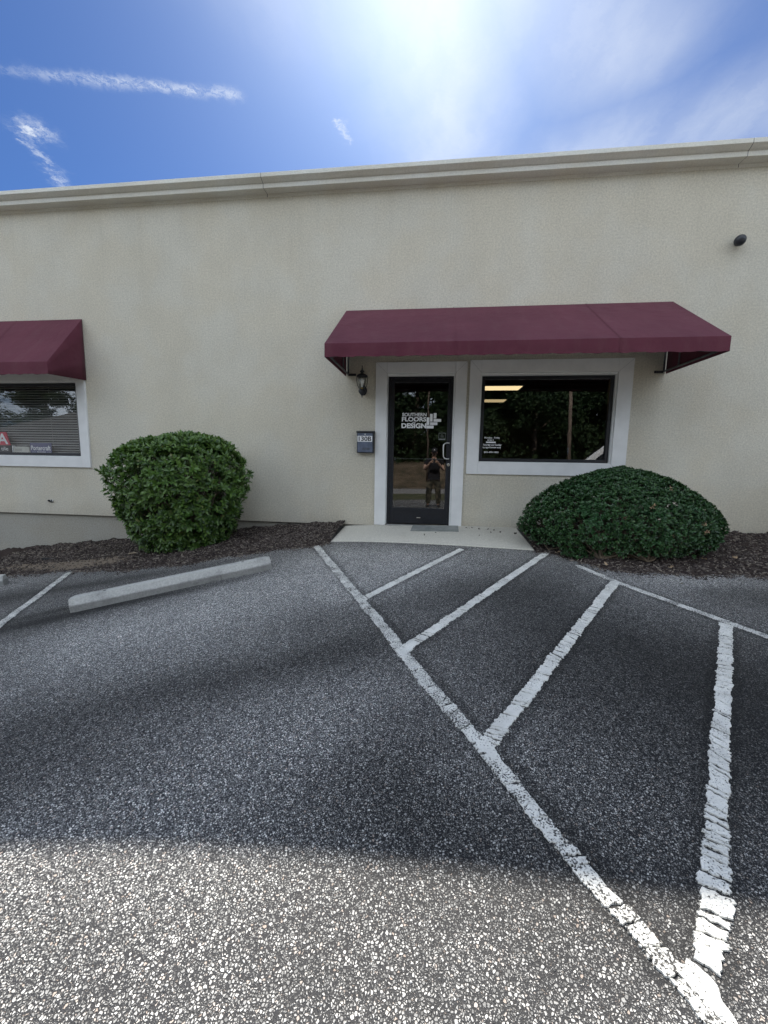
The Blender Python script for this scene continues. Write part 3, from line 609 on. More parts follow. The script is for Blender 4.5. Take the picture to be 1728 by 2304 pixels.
text_mesh('hours_line', 'Monday - Friday', 0.702, 0.921, 1.288, 1.320, yt, M_WHITEVINYL, HL, 0.016)
text_mesh('hours_line', '8:30-5', 0.747, 0.835, 1.262, 1.283, yt, M_WHITEVINYL, HL, 0.016)
m = MB(); m.box(0.728, 0.862, yt-0.0004, yt, 1.232, 1.252); m.build('hours_bar', M_WHITEVINYL, HL)
text_mesh('hours_line', 'Saturday and Sunday', 0.686, 0.946, 1.188, 1.220, yt, M_WHITEVINYL, HL, 0.016)
text_mesh('hours_line', 'by appointment only', 0.686, 0.940, 1.152, 1.184, yt, M_WHITEVINYL, HL, 0.016)
text_mesh('hours_line', '803-490-1003', 0.706, 0.908, 1.091, 1.114, yt, M_WHITEVINYL, HL, 0.016)

# ---- interior
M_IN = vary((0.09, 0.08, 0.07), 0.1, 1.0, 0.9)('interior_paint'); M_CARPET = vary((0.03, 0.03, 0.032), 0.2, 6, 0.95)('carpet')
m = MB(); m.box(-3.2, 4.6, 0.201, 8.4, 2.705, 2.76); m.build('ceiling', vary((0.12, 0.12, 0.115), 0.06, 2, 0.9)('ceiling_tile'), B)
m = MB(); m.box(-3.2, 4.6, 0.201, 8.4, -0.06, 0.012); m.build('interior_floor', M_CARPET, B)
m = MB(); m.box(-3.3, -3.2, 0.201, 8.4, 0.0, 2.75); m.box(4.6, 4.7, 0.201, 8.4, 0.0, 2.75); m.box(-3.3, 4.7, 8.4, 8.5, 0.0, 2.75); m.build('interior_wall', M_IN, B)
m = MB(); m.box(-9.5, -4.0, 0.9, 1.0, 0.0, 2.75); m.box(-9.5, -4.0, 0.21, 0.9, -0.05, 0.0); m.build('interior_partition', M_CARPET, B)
def f_lamp(k):
    def fn(q, b, o):
        e = q.n('ShaderNodeEmission'); e.inputs[0].default_value = (1.0, 0.72, 0.36, 1); e.inputs[1].default_value = k; q.nt.links.new(e.outputs[0], o.inputs[0])
    return fn
for y0, lab in ((3.9, 'warm lit ceiling panel nearest the window, seen through it'), (6.0, 'dimmer lit ceiling panel behind the brighter one, seen through window')):
    t = empty('ceiling_light', (1.35, y0+0.3, 2.70), label=lab, cat='ceiling light', group='ceiling lights inside the office')
    m = MB(); m.box(-0.61, 0.61, -0.30, 0.30, -0.012, 0.004); m.build('diffuser', mat('lit_diffuser', f_lamp(1.9 if y0 < 5 else 0.85)), t)
    m = MB(); m.box(-0.64, -0.61, -0.33, 0.33, -0.016, 0.004); m.box(0.61, 0.64, -0.33, 0.33, -0.016, 0.004); m.box(-0.61, 0.61, -0.33, -0.30, -0.016, 0.004); m.box(-0.61, 0.61, 0.30, 0.33, -0.016, 0.004)
    m.build('light_frame', M_TRIM, t)

# ---- blind behind the left window with small display signs on the sill
t = empty('window_blind', (-6.95, 0.2, 1.0), label='grey horizontal slat blind closed behind the left window', cat='blind')
m = MB(); M_BL = vary((0.34, 0.34, 0.325), 0.05, 3, 0.6)('blind_slat')
for i in range(27):
    z = 0.0+i*0.0405; a = R(38)
    m.add([(-1.27, -0.016, z-0.012), (1.262, -0.016, z-0.012), (1.262, 0.016, z+0.016), (-1.27, 0.016, z+0.016)], [(0, 1, 2, 3)])
m.build('slats', M_BL, t)
m = MB(); m.box(-1.27, 1.262, -0.025, 0.025, 1.09, 1.13); m.build('head_rail', M_BL, t)
for x in (-1.0, -0.2, 0.62, 1.1): m = MB(); m.box(x, x+0.004, -0.022, -0.019, -0.01, 1.09); m.build('ladder_cord', M_BL, t)
m = MB(); m.box(-8.3, -5.66, 0.101, 0.30, 0.955, 0.985); m.build('window_sill', M_DARKPL, W2)
def f_sign(col): return mat('sign_board', col=col, rough=0.5)
t = empty('display_sign', (-6.485, 0.108, 0.986), label='navy display sign reading Portercraft Floors on the left window sill', cat='sign')
m = MB(); m.box(-0.205, 0.19, 0, 0.008, 0, 0.172); m.build('sign_board', f_sign((0.13, 0.13, 0.24)), t)
text_mesh('sign_text', 'Portercraft', -0.187, 0.174, 0.050, 0.128, -0.002, M_WHITEVINYL, t, 0.025)
text_mesh('sign_text', 'FLOORS', -0.08, 0.08, 0.016, 0.032, -0.002, M_WHITEVINYL, t, 0.02)
for a, b_ in ((-0.175, -0.10), (0.10, 0.172)): m = MB(); m.box(a, b_, -0.002, 0, 0.022, 0.025); m.build('sign_rule', M_WHITEVINYL, t)
t = empty('sample_box', (-6.86, 0.108, 0.986), label='plain cream sample box left of the navy sign', cat='box')
m = MB(); m.box(-0.145, 0.145, 0, 0.05, 0, 0.108); m.build('carton', vary((0.62, 0.61, 0.55), 0.06, 20, 0.7)('cream_card'), t, bevel=0.004)
m = MB()
for i in range(7): m.box(-0.12+i*0.02, -0.11+i*0.02, -0.001, 0, 0.03+0.004*(i % 2), 0.075)
m.build('faint_print', mat('faint_print', col=(0.36, 0.36, 0.33), rough=0.8), t)
t = empty('display_sign', (-7.33, 0.108, 0.986), label='dark display stand with red panel and white letter A, far left', cat='sign')
m = MB(); m.box(-0.25, 0.26, 0, 0.03, 0, 0.128); m.build('sign_base', M_BLACKPAINT, t)
m = MB(); m.prism([(-0.25, 0.129), (0.262, 0.129), (0.20, 0.345), (-0.25, 0.345)], 0.0, 0.02, 'y'); m.build('red_panel', f_sign((0.60, 0.03, 0.07)), t)
text_mesh('sign_text', 'A', 0.03, 0.235, 0.145, 0.32, -0.002, M_WHITEVINYL, t, 0.02)
text_mesh('sign_text', 'tile', 0.09, 0.225, 0.04, 0.10, -0.002, M_WHITEVINYL, t, 0.0)
m = MB(); m.box(0.30, 0.315, 0.0, 0.04, 0, 0.125); m.build('edge_strip', M_WHITEVINYL, t)

# ------------------------------------------------------------------ awnings
def awning(x0, x1, proj, zt, zf, zb, zbw, seams, label):
    t = empty('awning', ((x0+x1)/2, 0, 2.16), label=label, cat='awning', group='burgundy canvas awnings on the front wall')
    cx = (x0+x1)/2; a, b_ = x0-cx, x1-cx; ze = -2.16
    nx, ny = 90, 14; V = []
    prof = []
    for j in range(ny+1):
        s_ = j/ny; prof.append((-0.012-(proj-0.012)*s_, zt+(zf-zt)*s_, 0.012*math.sin(math.pi*s_)))
    for j in range(5): prof.append((-proj-0.002, zf-(zf-zb)*(j+1)/5-0.0, 0.0))
    for j, (y, z, sag) in enumerate(prof):
        for i in range(nx+1):
            x = a+(b_-a)*i/nx; near = min([abs(x+cx-s0) for s0 in seams]+[abs(x-a), abs(x-b_)]); f = min(1, near/0.45)
            zz_ = z-sag*f*0.9
            if j >= len(prof)-1: zz_ += 0.004*math.sin(x*21)+0.003*math.sin(x*47+2)
            if j > ny: y_ = y+0.003*math.sin(x*9)*(j-ny)/5
            else: y_ = y
            V.append((x, y_, zz_+ze))
    n1 = nx+1; F = [(j*n1+i, j*n1+i+1, (j+1)*n1+i+1, (j+1)*n1+i) for j in range(len(prof)-1) for i in range(nx)]
    m = MB(); m.add(V, F)
    o = m.build('canopy', M_FABRIC, t, smooth=True); so_ = o.modifiers.new('solid', 'SOLIDIFY'); so_.thickness = 0.003
    es = o.modifiers.new('edge', 'EDGE_SPLIT'); es.split_angle = R(30)
    for x in (a, b_):
        s_ = 1 if x == b_ else -1
        n_ = 8; V = []; F = []
        # side panel: wall edge, slope, valance edge
        for k_ in range(n_+1):
            f = k_/n_; yy = -0.012-(proj-0.012)*f
            top = zt+(zf-zt)*f; bot = zbw+(zb-zbw)*f
            for w in range(4): V.append((x+s_*0.002+s_*(-0.008*math.sin(math.pi*f)*math.sin(math.pi*w/3)), yy, top+(bot-top)*w/3+ze))
        F = [(k_*4+w, k_*4+w+1, (k_+1)*4+w+1, (k_+1)*4+w) for k_ in range(n_) for w in range(3)]
        m = MB(); m.add(V, F); o = m.build('side_panel', M_FABRIC, t, smooth=True); q_ = o.modifiers.new('solid', 'SOLIDIFY'); q_.thickness = 0.003
    for s0 in seams:
        x = s0-cx; m = MB()
        m.add([(x-0.009, -0.012, zt+ze+0.0035), (x+0.009, -0.012, zt+ze+0.0035), (x+0.009, -proj-0.004, zf+ze+0.003), (x-0.009, -proj-0.004, zf+ze+0.003)], [(0, 1, 2, 3)])
        m.add([(x-0.009, -proj-0.0075, zf+ze), (x+0.009, -proj-0.0075, zf+ze), (x+0.009, -proj-0.0075, zb+ze+0.004), (x-0.009, -proj-0.0075, zb+ze+0.004)], [(0, 1, 2, 3)])
        m.build('seam', M_FABRIC, t)
    # tube frame
    m = MB(); r = 0.0125; i_ = 0.03; A, Bx = a+i_, b_-i_
    zl, zh, zfl, zfh = zbw+0.03+ze, zt-0.04+ze, zb+0.035+ze, zf-0.03+ze; pf = -proj+0.03
    for z in (zh,): m.tube([(A, -0.02, z), (Bx, -0.02, z)], r, 8)
    for z in (zfl, zfh): m.tube([(A, pf, z), (Bx, pf, z)], r, 8)
    nr = max(2, int(round((Bx-A)/1.4))+1)
    for k_ in range(nr):
        x = A+(Bx-A)*k_/(nr-1)
        m.tube([(x, -0.02, zh), (x, pf, zfh)], r, 8)
        if k_ in (0, nr-1):
            m.tube([(x, -0.02, zl), (x, -0.02, zh)], r, 8); m.tube([(x, pf, zfl), (x, pf, zfh)], r, 8); m.tube([(x, -0.02, zl), (x, pf, zfl)], r, 8)
            if proj > 1: m.tube([(x, -0.35, zl+0.0), (x, -0.35, zh-0.34)], r*0.8, 8)
            m.tube([(x, -0.02, zl+0.30), (x, pf+0.2, zfl+0.02)], r*0.8, 8)
    m.build('tube_frame', vary((0.12, 0.12, 0.125), 0.2, 10, 0.4, metal=0.6)('galvanised_tube'), t, smooth=True)
    for x in (A, Bx):
        m = MB(); s_ = 1 if x == A else -1; m.tube([(x, -0.03, zl), (x+s_*0.09, -0.022, zl-0.005)], 0.011, 8); m.box(x+min(0, s_*0.11), x+max(0, s_*0.11), -0.012, -0.001, zl-0.02, zl+0.012)
        m.build('wall_bracket', M_DARKMETAL, t)
    return t
awning(-1.30, 3.0, 1.20, 3.06, 2.295, 2.145, 2.155, [0.20, 1.93], 'long burgundy awning over the glass door and shop window')
awning(-8.6, -5.455, 0.66, 3.045, 2.27, 2.10, 2.13, [-6.59], 'burgundy awning over the left window, cut by the photo edge')

# ------------------------------------------------------------------ wall lantern
t = empty('wall_lantern', (-1.048, 0, 2.06), label='small black carriage lantern with clear glass left of the door', cat='wall lamp')
yc = -0.125
m = MB(); m.lathe([(0.012, 0.165), (0.02, 0.16), (0.03, 0.148), (0.034, 0.135), (0.02, 0.128), (0.024, 0.115), (0.06, 0.10), (0.078, 0.082), (0.080, 0.070), (0.074, 0.066)], (0, yc, 0), 24); m.build('lantern_cap', M_BLACKPAINT, t, smooth=True)
m = MB(); m.lathe([(0.004, 0.225), (0.008, 0.21), (0.005, 0.195), (0.010, 0.18), (0.012, 0.165)], (0, yc, 0), 12); m.build('finial', M_BLACKPAINT, t, smooth=True)
m = MB()
for k_ in range(6):
    a = k_*math.pi/3+0.3; c_, s_ = math.cos(a), math.sin(a)
    m.tube([(0.076*c_, yc+0.076*s_, 0.07), (0.078*c_, yc+0.078*s_, 0.02), (0.066*c_, yc+0.066*s_, -0.05), (0.040*c_, yc+0.040*s_, -0.098)], 0.0042, 6)
m.build('cage', M_BLACKPAINT, t, smooth=True)
m = MB(); m.lathe([(0.068, 0.066), (0.069, 0.02), (0.058, -0.05), (0.036, -0.094)], (0, yc, 0), 24); m.build('glass_shade', M_GLASS_CLEAR, t, smooth=True)
m = MB(); m.lathe([(0.008, -0.09), (0.011, -0.06), (0.011, -0.04), (0.022, -0.01), (0.028, 0.015), (0.022, 0.038), (0.006, 0.05)], (0, yc, 0), 16); m.build('bulb', M_BULB, t, smooth=True)
m = MB(); m.lathe([(0.010, -0.205), (0.004, -0.215), (0.006, -0.195), (0.022, -0.175), (0.044, -0.150), (0.052, -0.125), (0.040, -0.102)], (0, yc, 0), 20); m.build('lantern_base', M_BLACKPAINT, t, smooth=True)
m = MB(); m.lathe([(0.019, -0.108), (0.021, -0.085), (0.015, -0.078)], (0, yc-0.012, 0), 16); m.build('brass_collar', M_BRASS, t, smooth=True)
m = MB(); m.tube([(0.0, yc+0.03, -0.14), (0.0, yc+0.075, -0.165), (0.0, -0.03, -0.13), (0, -0.012, -0.10)], 0.010, 8); m.prism([(0.052*math.cos(k_*math.pi/12), -0.10+0.07*math.sin(k_*math.pi/12)) for k_ in range(24)], -0.020, -0.001, 'y'); m.build('wall_plate', M_BLACKPAINT, t, smooth=False, bevel=0.004)

# ------------------------------------------------------------------ mailbox
t = empty('mailbox', (-1.002, 0, 1.065), label='flat blue-black mailbox numbered 130B on the wall by the door', cat='mailbox')
m = MB(); m.box(-0.122, 0.122, -0.094, -0.001, 0.0, 0.300); m.build('box_body', M_BLACKPAINT, t, bevel=0.006)
m = MB(); m.prism([(-0.001, 0.322), (-0.104, 0.308), (-0.108, 0.294), (-0.104, 0.290), (-0.001, 0.3015)], -0.130, 0.130, 'x'); m.build('lid', M_BLACKPAINT, t, bevel=0.003)
m = MB(); m.box(-0.110, 0.108, -0.098, -0.0945, 0.012, 0.282); fp = m.build('front_plate', M_BOXFRONT, t, bevel=0.002)
m = MB(); m.box(-0.112, 0.104, -0.1005, -0.0985, 0.160, 0.244); np_ = m.build('number_plate', mat('plate_white', col=(0.78, 0.78, 0.78), rough=0.5), t)
text_mesh('number_text', '130B', -0.094, 0.092, 0.170, 0.235, -0.1020, mat('number_black', col=(0.01, 0.01, 0.012), rough=0.5), np_, 0.022)
m = MB(); m.lathe([(0.010, 0.0), (0.010, 0.004), (0.006, 0.006)], (0, 0, 0), 16)
lk = m.build('lid_button', M_CHROME, t, smooth=True); lk.rotation_euler = (R(90), 0, 0); lk.location = (0.0, -0.098, 0.266)
m = MB(); m.box(-0.045, 0.07, -0.0995, -0.0982, 0.045, 0.075); m.build('worn_label', vary((0.085, 0.095, 0.12), 0.3, 30, 0.6)('worn_label'), t)

# ------------------------------------------------------------------ small wall fixtures
t = empty('wall_floodlight', (3.665, 0, 3.735), label='dark egg-shaped lamp hood high on the wall at right', cat='wall lamp')
m = MB(); n_ = 24; rings = []
ax = Vector((-0.55, -0.62, -0.56)).normalized()
prof = [(-0.085, 0.004), (-0.07, 0.026), (-0.04, 0.047), (0.0, 0.060), (0.035, 0.062), (0.06, 0.052), (0.075, 0.030), (0.078, 0.004)]
m.tube([Vector((0.005, -0.085, 0))+ax*p for p, _ in prof], [r for _, r in prof], 24); m.build('lamp_hood', M_DARKPL, t, smooth=True)
m = MB(); m.prism([(0.035*math.cos(k_*math.pi/12)+0.02, 0.035*math.sin(k_*math.pi/12)) for k_ in range(24)], -0.03, -0.001, 'y'); m.build('mount', M_DARKPL, t)
t = empty('wall_spigot', (-6.265, 0, 0.205), label='broken pipe stub in a small black hole, low on the wall at left', cat='pipe')
m = MB(); m.prism([(0.032*math.cos(k_*math.pi/8)*(1+0.25*math.sin(k_*2.3)), 0.026*math.sin(k_*math.pi/8)*(1+0.2*math.cos(k_*3.1))) for k_ in range(16)], -0.003, 0.002, 'y'); m.build('hole', mat('hole_dark', col=(0.006, 0.006, 0.006), rough=1), t)
m = MB(); m.tube([(0.008, -0.001, 0.004), (0.008, -0.020, 0.004)], 0.020, 16, cap=False); m.build('pipe_ring', M_REVEAL, t)
m = MB(); m.tube([(-0.03, -0.001, 0.012), (-0.035, -0.03, 0.018), (-0.02, -0.045, 0.01), (0.015, -0.035, -0.008)], 0.009, 8); m.build('bent_wire', M_RUBBER, t, smooth=True)

# ------------------------------------------------------------------ door mat
m = MB(); cs_ = [(-0.285, -0.045), (0.375, -0.03), (0.365, -0.375), (-0.30, -0.395)]
top = [(x, y, float(HG(x, y))+0.019) for x, y in cs_]; bot = [(x, y, float(HG(x, y))+0.0125) for x, y in cs_]
m.add(top+bot, [(0, 1, 2, 3), (7, 6, 5, 4), (0, 4, 5, 1), (1, 5, 6, 2), (2, 6, 7, 3), (3, 7, 4, 0)])
def f_mat(q, b, o):
    X = ocoord(q); n = q.noise(X, 5.0, 5, 0.6); c = q.mix(q.step(n, 0.35, 0.65), (0.20, 0.215, 0.205), (0.30, 0.31, 0.29)); c = q.v('SCALE', c, q.step(q.noise(X, 220, 2), 0.3, 0.7, 0.75, 1.15)); q.put(b.inputs['Base Color'], c); bump(q, b, q.noise(X, 220, 2), 0.004)
m.build('door_mat', mat('worn_mat', f_mat, rough=0.95), label='flat worn grey mat on the slab before the door', cat='door mat')

# ------------------------------------------------------------------ wheel stops
PW = [(-0.088, 0.0), (-0.088, 0.058), (-0.046, 0.124), (0.046, 0.124), (0.088, 0.058), (0.088, 0.0)]
def wheel_stop(A, Bp, label, first=None):
    A = Vector((A[0], A[1], float(HG(*A)))); Bp = Vector((Bp[0], Bp[1], float(HG(*Bp)))); d = Bp-A; L = d.length
    rz = math.atan2(d.y, d.x); ry = -math.atan2(d.z, math.hypot(d.x, d.y))
    t = empty('wheel_stop', (A+Bp)/2, label=label, cat='wheel stop', group='concrete wheel stops at the stall heads'); t.rotation_euler = (0, ry, rz)
    rr = random.Random(5); N = 40; V = []
    for k_ in range(N+1):
        x = -L/2+L*k_/N; e = 1-0.16*max(0, 1-min(k_, N-k_)/1.0)
        for y, z in PW: V.append((x, y*e+rr.uniform(-.0012, .0012), z*(0.93 if e < 1 else 1)+rr.uniform(-.0012, .0012)-(0.012 if z == 0 else 0)))
    m_ = MB(); n_ = len(PW); F = [(k_*n_+i, k_*n_+(i+1) % n_, (k_+1)*n_+(i+1) % n_, (k_+1)*n_+i) for k_ in range(N) for i in range(n_)]+[tuple(range(n_)), tuple(N*n_+i for i in reversed(range(n_)))]
    m_.add(V, F); m_.build('concrete_bar', M_STOP, t, bevel=0.003)
    for x in (-L/2+0.28, L/2-0.28):
        m_ = MB(); m_.lathe([(0.014, 0.1245), (0.011, 0.1258), (0.002, 0.1255)], (x, 0, 0), 12); m_.build('anchor_pin', M_RUBBER, t)
    m_ = MB(); m_.box(L*0.215, L*0.215+0.004, -0.0895, -0.0875, 0.0, 0.055); m_.build('crack', M_JOINT_SHADE, t)
    return t
wheel_stop((-3.29, -2.74), (-1.74, -1.825), 'long grey concrete wheel stop between the leafy round bush and the stripes')
wheel_stop((-6.72, -2.72), (-5.14, -1.765), 'pale concrete wheel stop end cut by the left photo edge')

# ------------------------------------------------------------------ painted stripes (thick cracked paint)
def stripe(key, w, worn, gap, label, seed, wid=None):
    r = random.Random(seed); pts = [Vector(p) for p in LINES[key]]; cum_ = [0]
    for a, b_ in zip(pts[:-1], pts[1:]): cum_.append(cum_[-1]+(b_-a).length)
    L = cum_[-1]
    def at(s_):
        s_ = max(0, min(L, s_)); i = max(j for j in range(len(cum_)-1) if cum_[j] <= s_+1e-9)
        d = (pts[i+1]-pts[i]).normalized(); return pts[i]+d*(s_-cum_[i]), Vector((-d.y, d.x))
    m_ = MB(); s_ = 0.0; ck = 0.0; skew = r.uniform(-0.3, 0.3)
    while s_ < L-0.005:
        ln = r.choice((0.024, 0.036, 0.05, 0.08))*r.uniform(0.7, 1.4)*(1.6 if worn else 1.0); e = min(L, s_+ln)
        g2 = gap*r.choice((0.35, 0.6, 1, 1.6)); w = np.interp(s_, *wid) if wid else w; wl = w/2*(1+r.uniform(-0.10, 0.10)); wr = w/2*(1+r.uniform(-0.10, 0.10))
        nsk = 0.35*math.sin(s_*3.1+seed)+r.uniform(-0.25, 0.25)
        # outline: start crack (left->right), right side, end crack (right->left), left side
        out = []
        def pt(s, o): p, n = at(s); return (p.x+n.x*o, p.y+n.y*o)
        K = 5; jag0 = [r.uniform(-0.005, 0.005) for _ in range(K+1)]; jag1 = [r.uniform(-0.005, 0.005) for _ in range(K+1)]; off = r.uniform(-0.05, 0.05)*w; wl += off; wr -= off
        for k_ in range(K+1):
            o_ = wl-(wl+wr)*k_/K; out.append(pt(s_+g2/2+skew*o_*0.9+jag0[k_], o_*(0.94 if k_ in (0, K) else 1)))
        for k_ in range(1, 7): f = k_/7; out.append(pt(s_+(e-s_)*f-skew*wr*(1-f)*0.9-nsk*wr*f*0.9, -wr*(1+r.uniform(-0.20, 0.10))))
        for k_ in range(K+1):
            o_ = -wr+(wl+wr)*k_/K; out.append(pt(e-g2/2+nsk*o_*0.9+jag1[k_], o_*(0.94 if k_ in (0, K) else 1)))
        for k_ in range(1, 7): f = 1-k_/7; out.append(pt(s_+(e-s_)*f+skew*wl*(1-f)*0.9+nsk*wl*f*0.9, wl*(1+r.uniform(-0.20, 0.10))))
        n_ = len(out); tz = 0.0048+r.uniform(0, 0.0008)
        cxy = (sum(p[0] for p in out)/n_, sum(p[1] for p in out)/n_)
        top = [(p[0]+(cxy[0]-p[0])*0.03, p[1]+(cxy[1]-p[1])*0.03, float(HG(p[0], p[1]))+tz) for p in out]; low = [(p[0], p[1], float(HG(p[0], p[1]))-0.003) for p in out]
        m_.add(top+low+[(cxy[0], cxy[1], float(HG(*cxy))+tz+0.0004)], [(i, (i+1) % n_, 2*n_) for i in range(n_)]+[(i, i+n_, (i+1) % n_+n_, (i+1) % n_) for i in range(n_)])
        s_ = e; skew = nsk
    return m_.build('painted_stripe', M_PAINT_WORN if worn else M_PAINT, label=label, cat='painted stripe', group='white painted parking stripes')
stripe('main', 0.066, True, 0.007, 'long worn white stripe from the slab corner to the bottom right', 1, ([0, 3.3, 4.0, 6.0], [0.082, 0.084, 0.066, 0.070]))
stripe('c1', 0.072, False, 0.009, 'shortest hatch stripe, the one nearest the door', 2)
stripe('c2', 0.075, False, 0.010, 'second hatch stripe from the door, ending by the low bush mulch', 3)
stripe('c3', 0.078, False, 0.010, 'third hatch stripe from the door, thick cracked white paint', 4)
stripe('c4', 0.072, False, 0.010, 'hatch stripe nearest the camera, at the far right', 5, ([0, 0.10, 0.28, 0.36, 3.0], [0.060, 0.080, 0.088, 0.072, 0.076]))
stripe('right', 0.066, True, 0.003, 'thin white stripe from the low bush out past the right edge', 6)
stripe('left', 0.080, True, 0.002, 'white stall stripe at far left beside the wheel stops', 7)
# paint blobs where stripes meet
def blobp(cx, cy, rx, ry, ang_, seed):
    r = random.Random(seed); n_ = 26; out = []
    for k_ in range(n_):
        a = k_*2*math.pi/n_; rr = 1+0.16*math.sin(3*a+seed)+0.10*math.sin(5*a+2*seed)+r.uniform(-0.05, 0.05); x, y = rx*rr*math.cos(a), ry*rr*math.sin(a); c_, s_ = math.cos(R(ang_)), math.sin(R(ang_)); out.append((cx+x*c_-y*s_, cy+x*s_+y*c_))
    m_ = MB(); m_.add([(p[0], p[1], float(HG(*p))+0.0062) for p in out]+[(p[0], p[1], float(HG(*p))-0.003) for p in out]+[(cx, cy, float(HG(cx, cy))+0.0068)], [(i, (i+1) % n_, 2*n_) for i in range(n_)]+[(i, i+n_, (i+1) % n_+n_, (i+1) % n_) for i in range(n_)])
    return m_
blobp(0.275, -4.285, 0.060, 0.034, -58, 2).build('paint_blob', M_PAINT, label='thick white paint blob where the third hatch meets the long stripe', cat='paint blob')
blobp(0.725, -5.03, 0.062, 0.032, 115, 5).build('paint_blob', M_PAINT, label='large white paint blob where two stripes join, bottom right', cat='paint blob')
blobp(-0.155, -3.515, 0.055, 0.036, 40, 8).build('paint_blob', M_PAINT, label='white paint blob where the second hatch meets the long stripe', cat='paint blob')

# ------------------------------------------------------------------ shrubs
def leaves(P0, Dr, Up, L, Wd, droop, fold=0.18, shape=(0.30, 0.70)):
    """P0 base, Dr direction, Up approx normal, arrays -> verts (n*8), faces"""
    n = len(P0); S_ = np.cross(Dr, Up); S_ /= np.linalg.norm(S_, axis=1)[:, None]+1e-9; U = np.cross(S_, Dr)
    l = L[:, None]; w = Wd[:, None]; d = droop[:, None]; a, c = shape
    pos = lambda f, s, u: P0+Dr*(l*f)+S_*(w*s)+U*(w*u)-U*(l*d*f*f)
    V = np.stack([pos(0, 0, 0), pos(a, -0.42, fold), pos(a, 0, 0), pos(a, 0.42, fold), pos(c, -0.46, fold), pos(c, 0, 0), pos(c, 0.46, fold), pos(1.0, 0, 0)], 1).reshape(-1, 3)
    b = (np.arange(n)*8)[:, None]
    T = np.concatenate([b+np.array(f) for f in ((0, 2, 1), (0, 3, 2), (4, 5, 7), (5, 6, 7))]); Q4 = np.concatenate([b+np.array(f) for f in ((1, 2, 5, 4), (2, 3, 6, 5))])
    return V, T, Q4
def unit(v): return v/(np.linalg.norm(v, axis=1)[:, None]+1e-9)
def rosettes(Pt, Nn, per, L0, L1, wr, spread, rng, droop=0.2, back=0.03):
    n = len(Pt); k = per; Pr = np.repeat(Pt, k, 0); Nr = np.repeat(Nn, k, 0)
    ref = unit(rng.normal(size=(n, 3))); ref = np.repeat(ref, k, 0)
    u = unit(np.cross(Nr, ref)); w = np.cross(Nr, u); az = np.tile(np.arange(k)*2.39996, n)+np.repeat(rng.uniform(0, 6.28, n), k)
    tilt = rng.uniform(spread[0], spread[1], n*k)
    rad = u*np.cos(az)[:, None]+w*np.sin(az)[:, None]
    Dr = unit(Nr*np.cos(tilt)[:, None]+rad*np.sin(tilt)[:, None]); L = rng.uniform(L0, L1, n*k)
    P0 = Pr-Nr*rng.uniform(0, back, n*k)[:, None]
    Up = unit(Nr*np.sin(tilt)[:, None]-rad*np.cos(tilt)[:, None]+1e-4)
    return P0, Dr, Up, L, L*wr*rng.uniform(0.85, 1.15, n*k), rng.uniform(0.3, 1.4, n*k)*droop
def foliage(name, parts_, mt, parent):
    Vs, Ts, Qs, off = [], [], [], 0
    for a in parts_:
        V, T, Q4 = leaves(*a); Vs.append(V); Ts.append(T+off); Qs.append(Q4+off); off += len(V)
    o = mesh_np(name, np.concatenate(Vs), [np.concatenate(Ts), np.concatenate(Qs)], mt, parent, True); return o
def branches(name, base, tips, rng, mt, parent, r0=0.014):
    m_ = MB()
    for tp in tips:
        b0 = base[rng.integers(len(base))]; mid = (np.array(b0)*0.5+tp*0.5)+rng.normal(0, 0.05, 3); q1 = (np.array(b0)*0.75+tp*0.25)+rng.normal(0, 0.03, 3)
        m_.tube([b0, tuple(q1), tuple(mid), tuple(tp)], [r0, r0*0.8, r0*0.5, r0*0.2], 5, cap=False)
    return m_.build(name, mt, parent, smooth=True)

# round leafy bush left of the slab
rg = np.random.default_rng(21); cx, cy = -3.47, -0.72; zb = float(HG(cx, cy))+0.05
t = empty('round_bush', (cx, cy, zb), label='tall round leafy green bush left of the entry, against the wall', cat='bush')
def bushA_radius(zf):        # half-width in x as a function of height fraction
    return np.interp(zf, [0, 0.06, 0.15, 0.30, 0.50, 0.68, 0.80, 0.88, 0.94, 0.98, 1.0], [0.56, 0.67, 0.77, 0.89, 0.98, 1.01, 0.94, 0.81, 0.63, 0.38, 0.0])
HB, RX, RY = 1.57, 0.915, 0.68
def shellA(n, lo, hi):
    u = rg.uniform(0, 1, n*2); th = rg.uniform(0, 2*np.pi, n*2)
    zf = np.where(rg.uniform(0, 1, n*2) < 0.26, 1-0.14*rg.uniform(0, 1, n*2)**1.3, u*0.97); rr = bushA_radius(zf)
    lump = 1+0.035*np.sin(3*th+4*zf+0.5)+0.03*np.sin(5*th-7*zf)+0.025*np.sin(9*th+11*zf)
    f = rg.uniform(lo, hi, n*2)*lump
    x = RX*rr*np.cos(th)*f-0.05*(1-zf); y = RY*rr*np.sin(th)*f; keep = y < 0.62
    z = HB*zf*np.where(zf > 0.8, np.minimum(1, 0.985+0.02*np.sin(4*x)), 1)*np.where(f < 0.9, 0.97, 1)
    Pt = np.stack([x, y, z], 1)[keep][:n]; zf = zf[keep][:n]; th = th[keep][:n]
    nz = np.interp(zf, [0, 0.5, 0.8, 0.9, 1.0], [-0.35, 0.15, 0.6, 1.4, 3.5])
    Nn = unit(np.stack([np.cos(th), np.sin(th)*RX/RY, nz], 1)+rg.normal(0, 0.25, (len(Pt), 3))+np.array([0, 0, 0.3])); return Pt, Nn
P1, N1 = shellA(2700, 0.90, 1.03); P2, N2 = shellA(1500, 0.60, 0.92); P3, N3 = shellA(120, 1.02, 1.07)
def thin(Pt, Nn, f, lim):                       # uneven gaps between the shoots
    w = np.sin(Pt[:, 0]*f+1.3*np.sin(Pt[:, 2]*f*0.8))*np.sin(Pt[:, 1]*f*1.1+2)*np.sin(Pt[:, 2]*f*1.2+0.7*np.sin(Pt[:, 0]*f)); k = w < lim; return Pt[k], Nn[k]
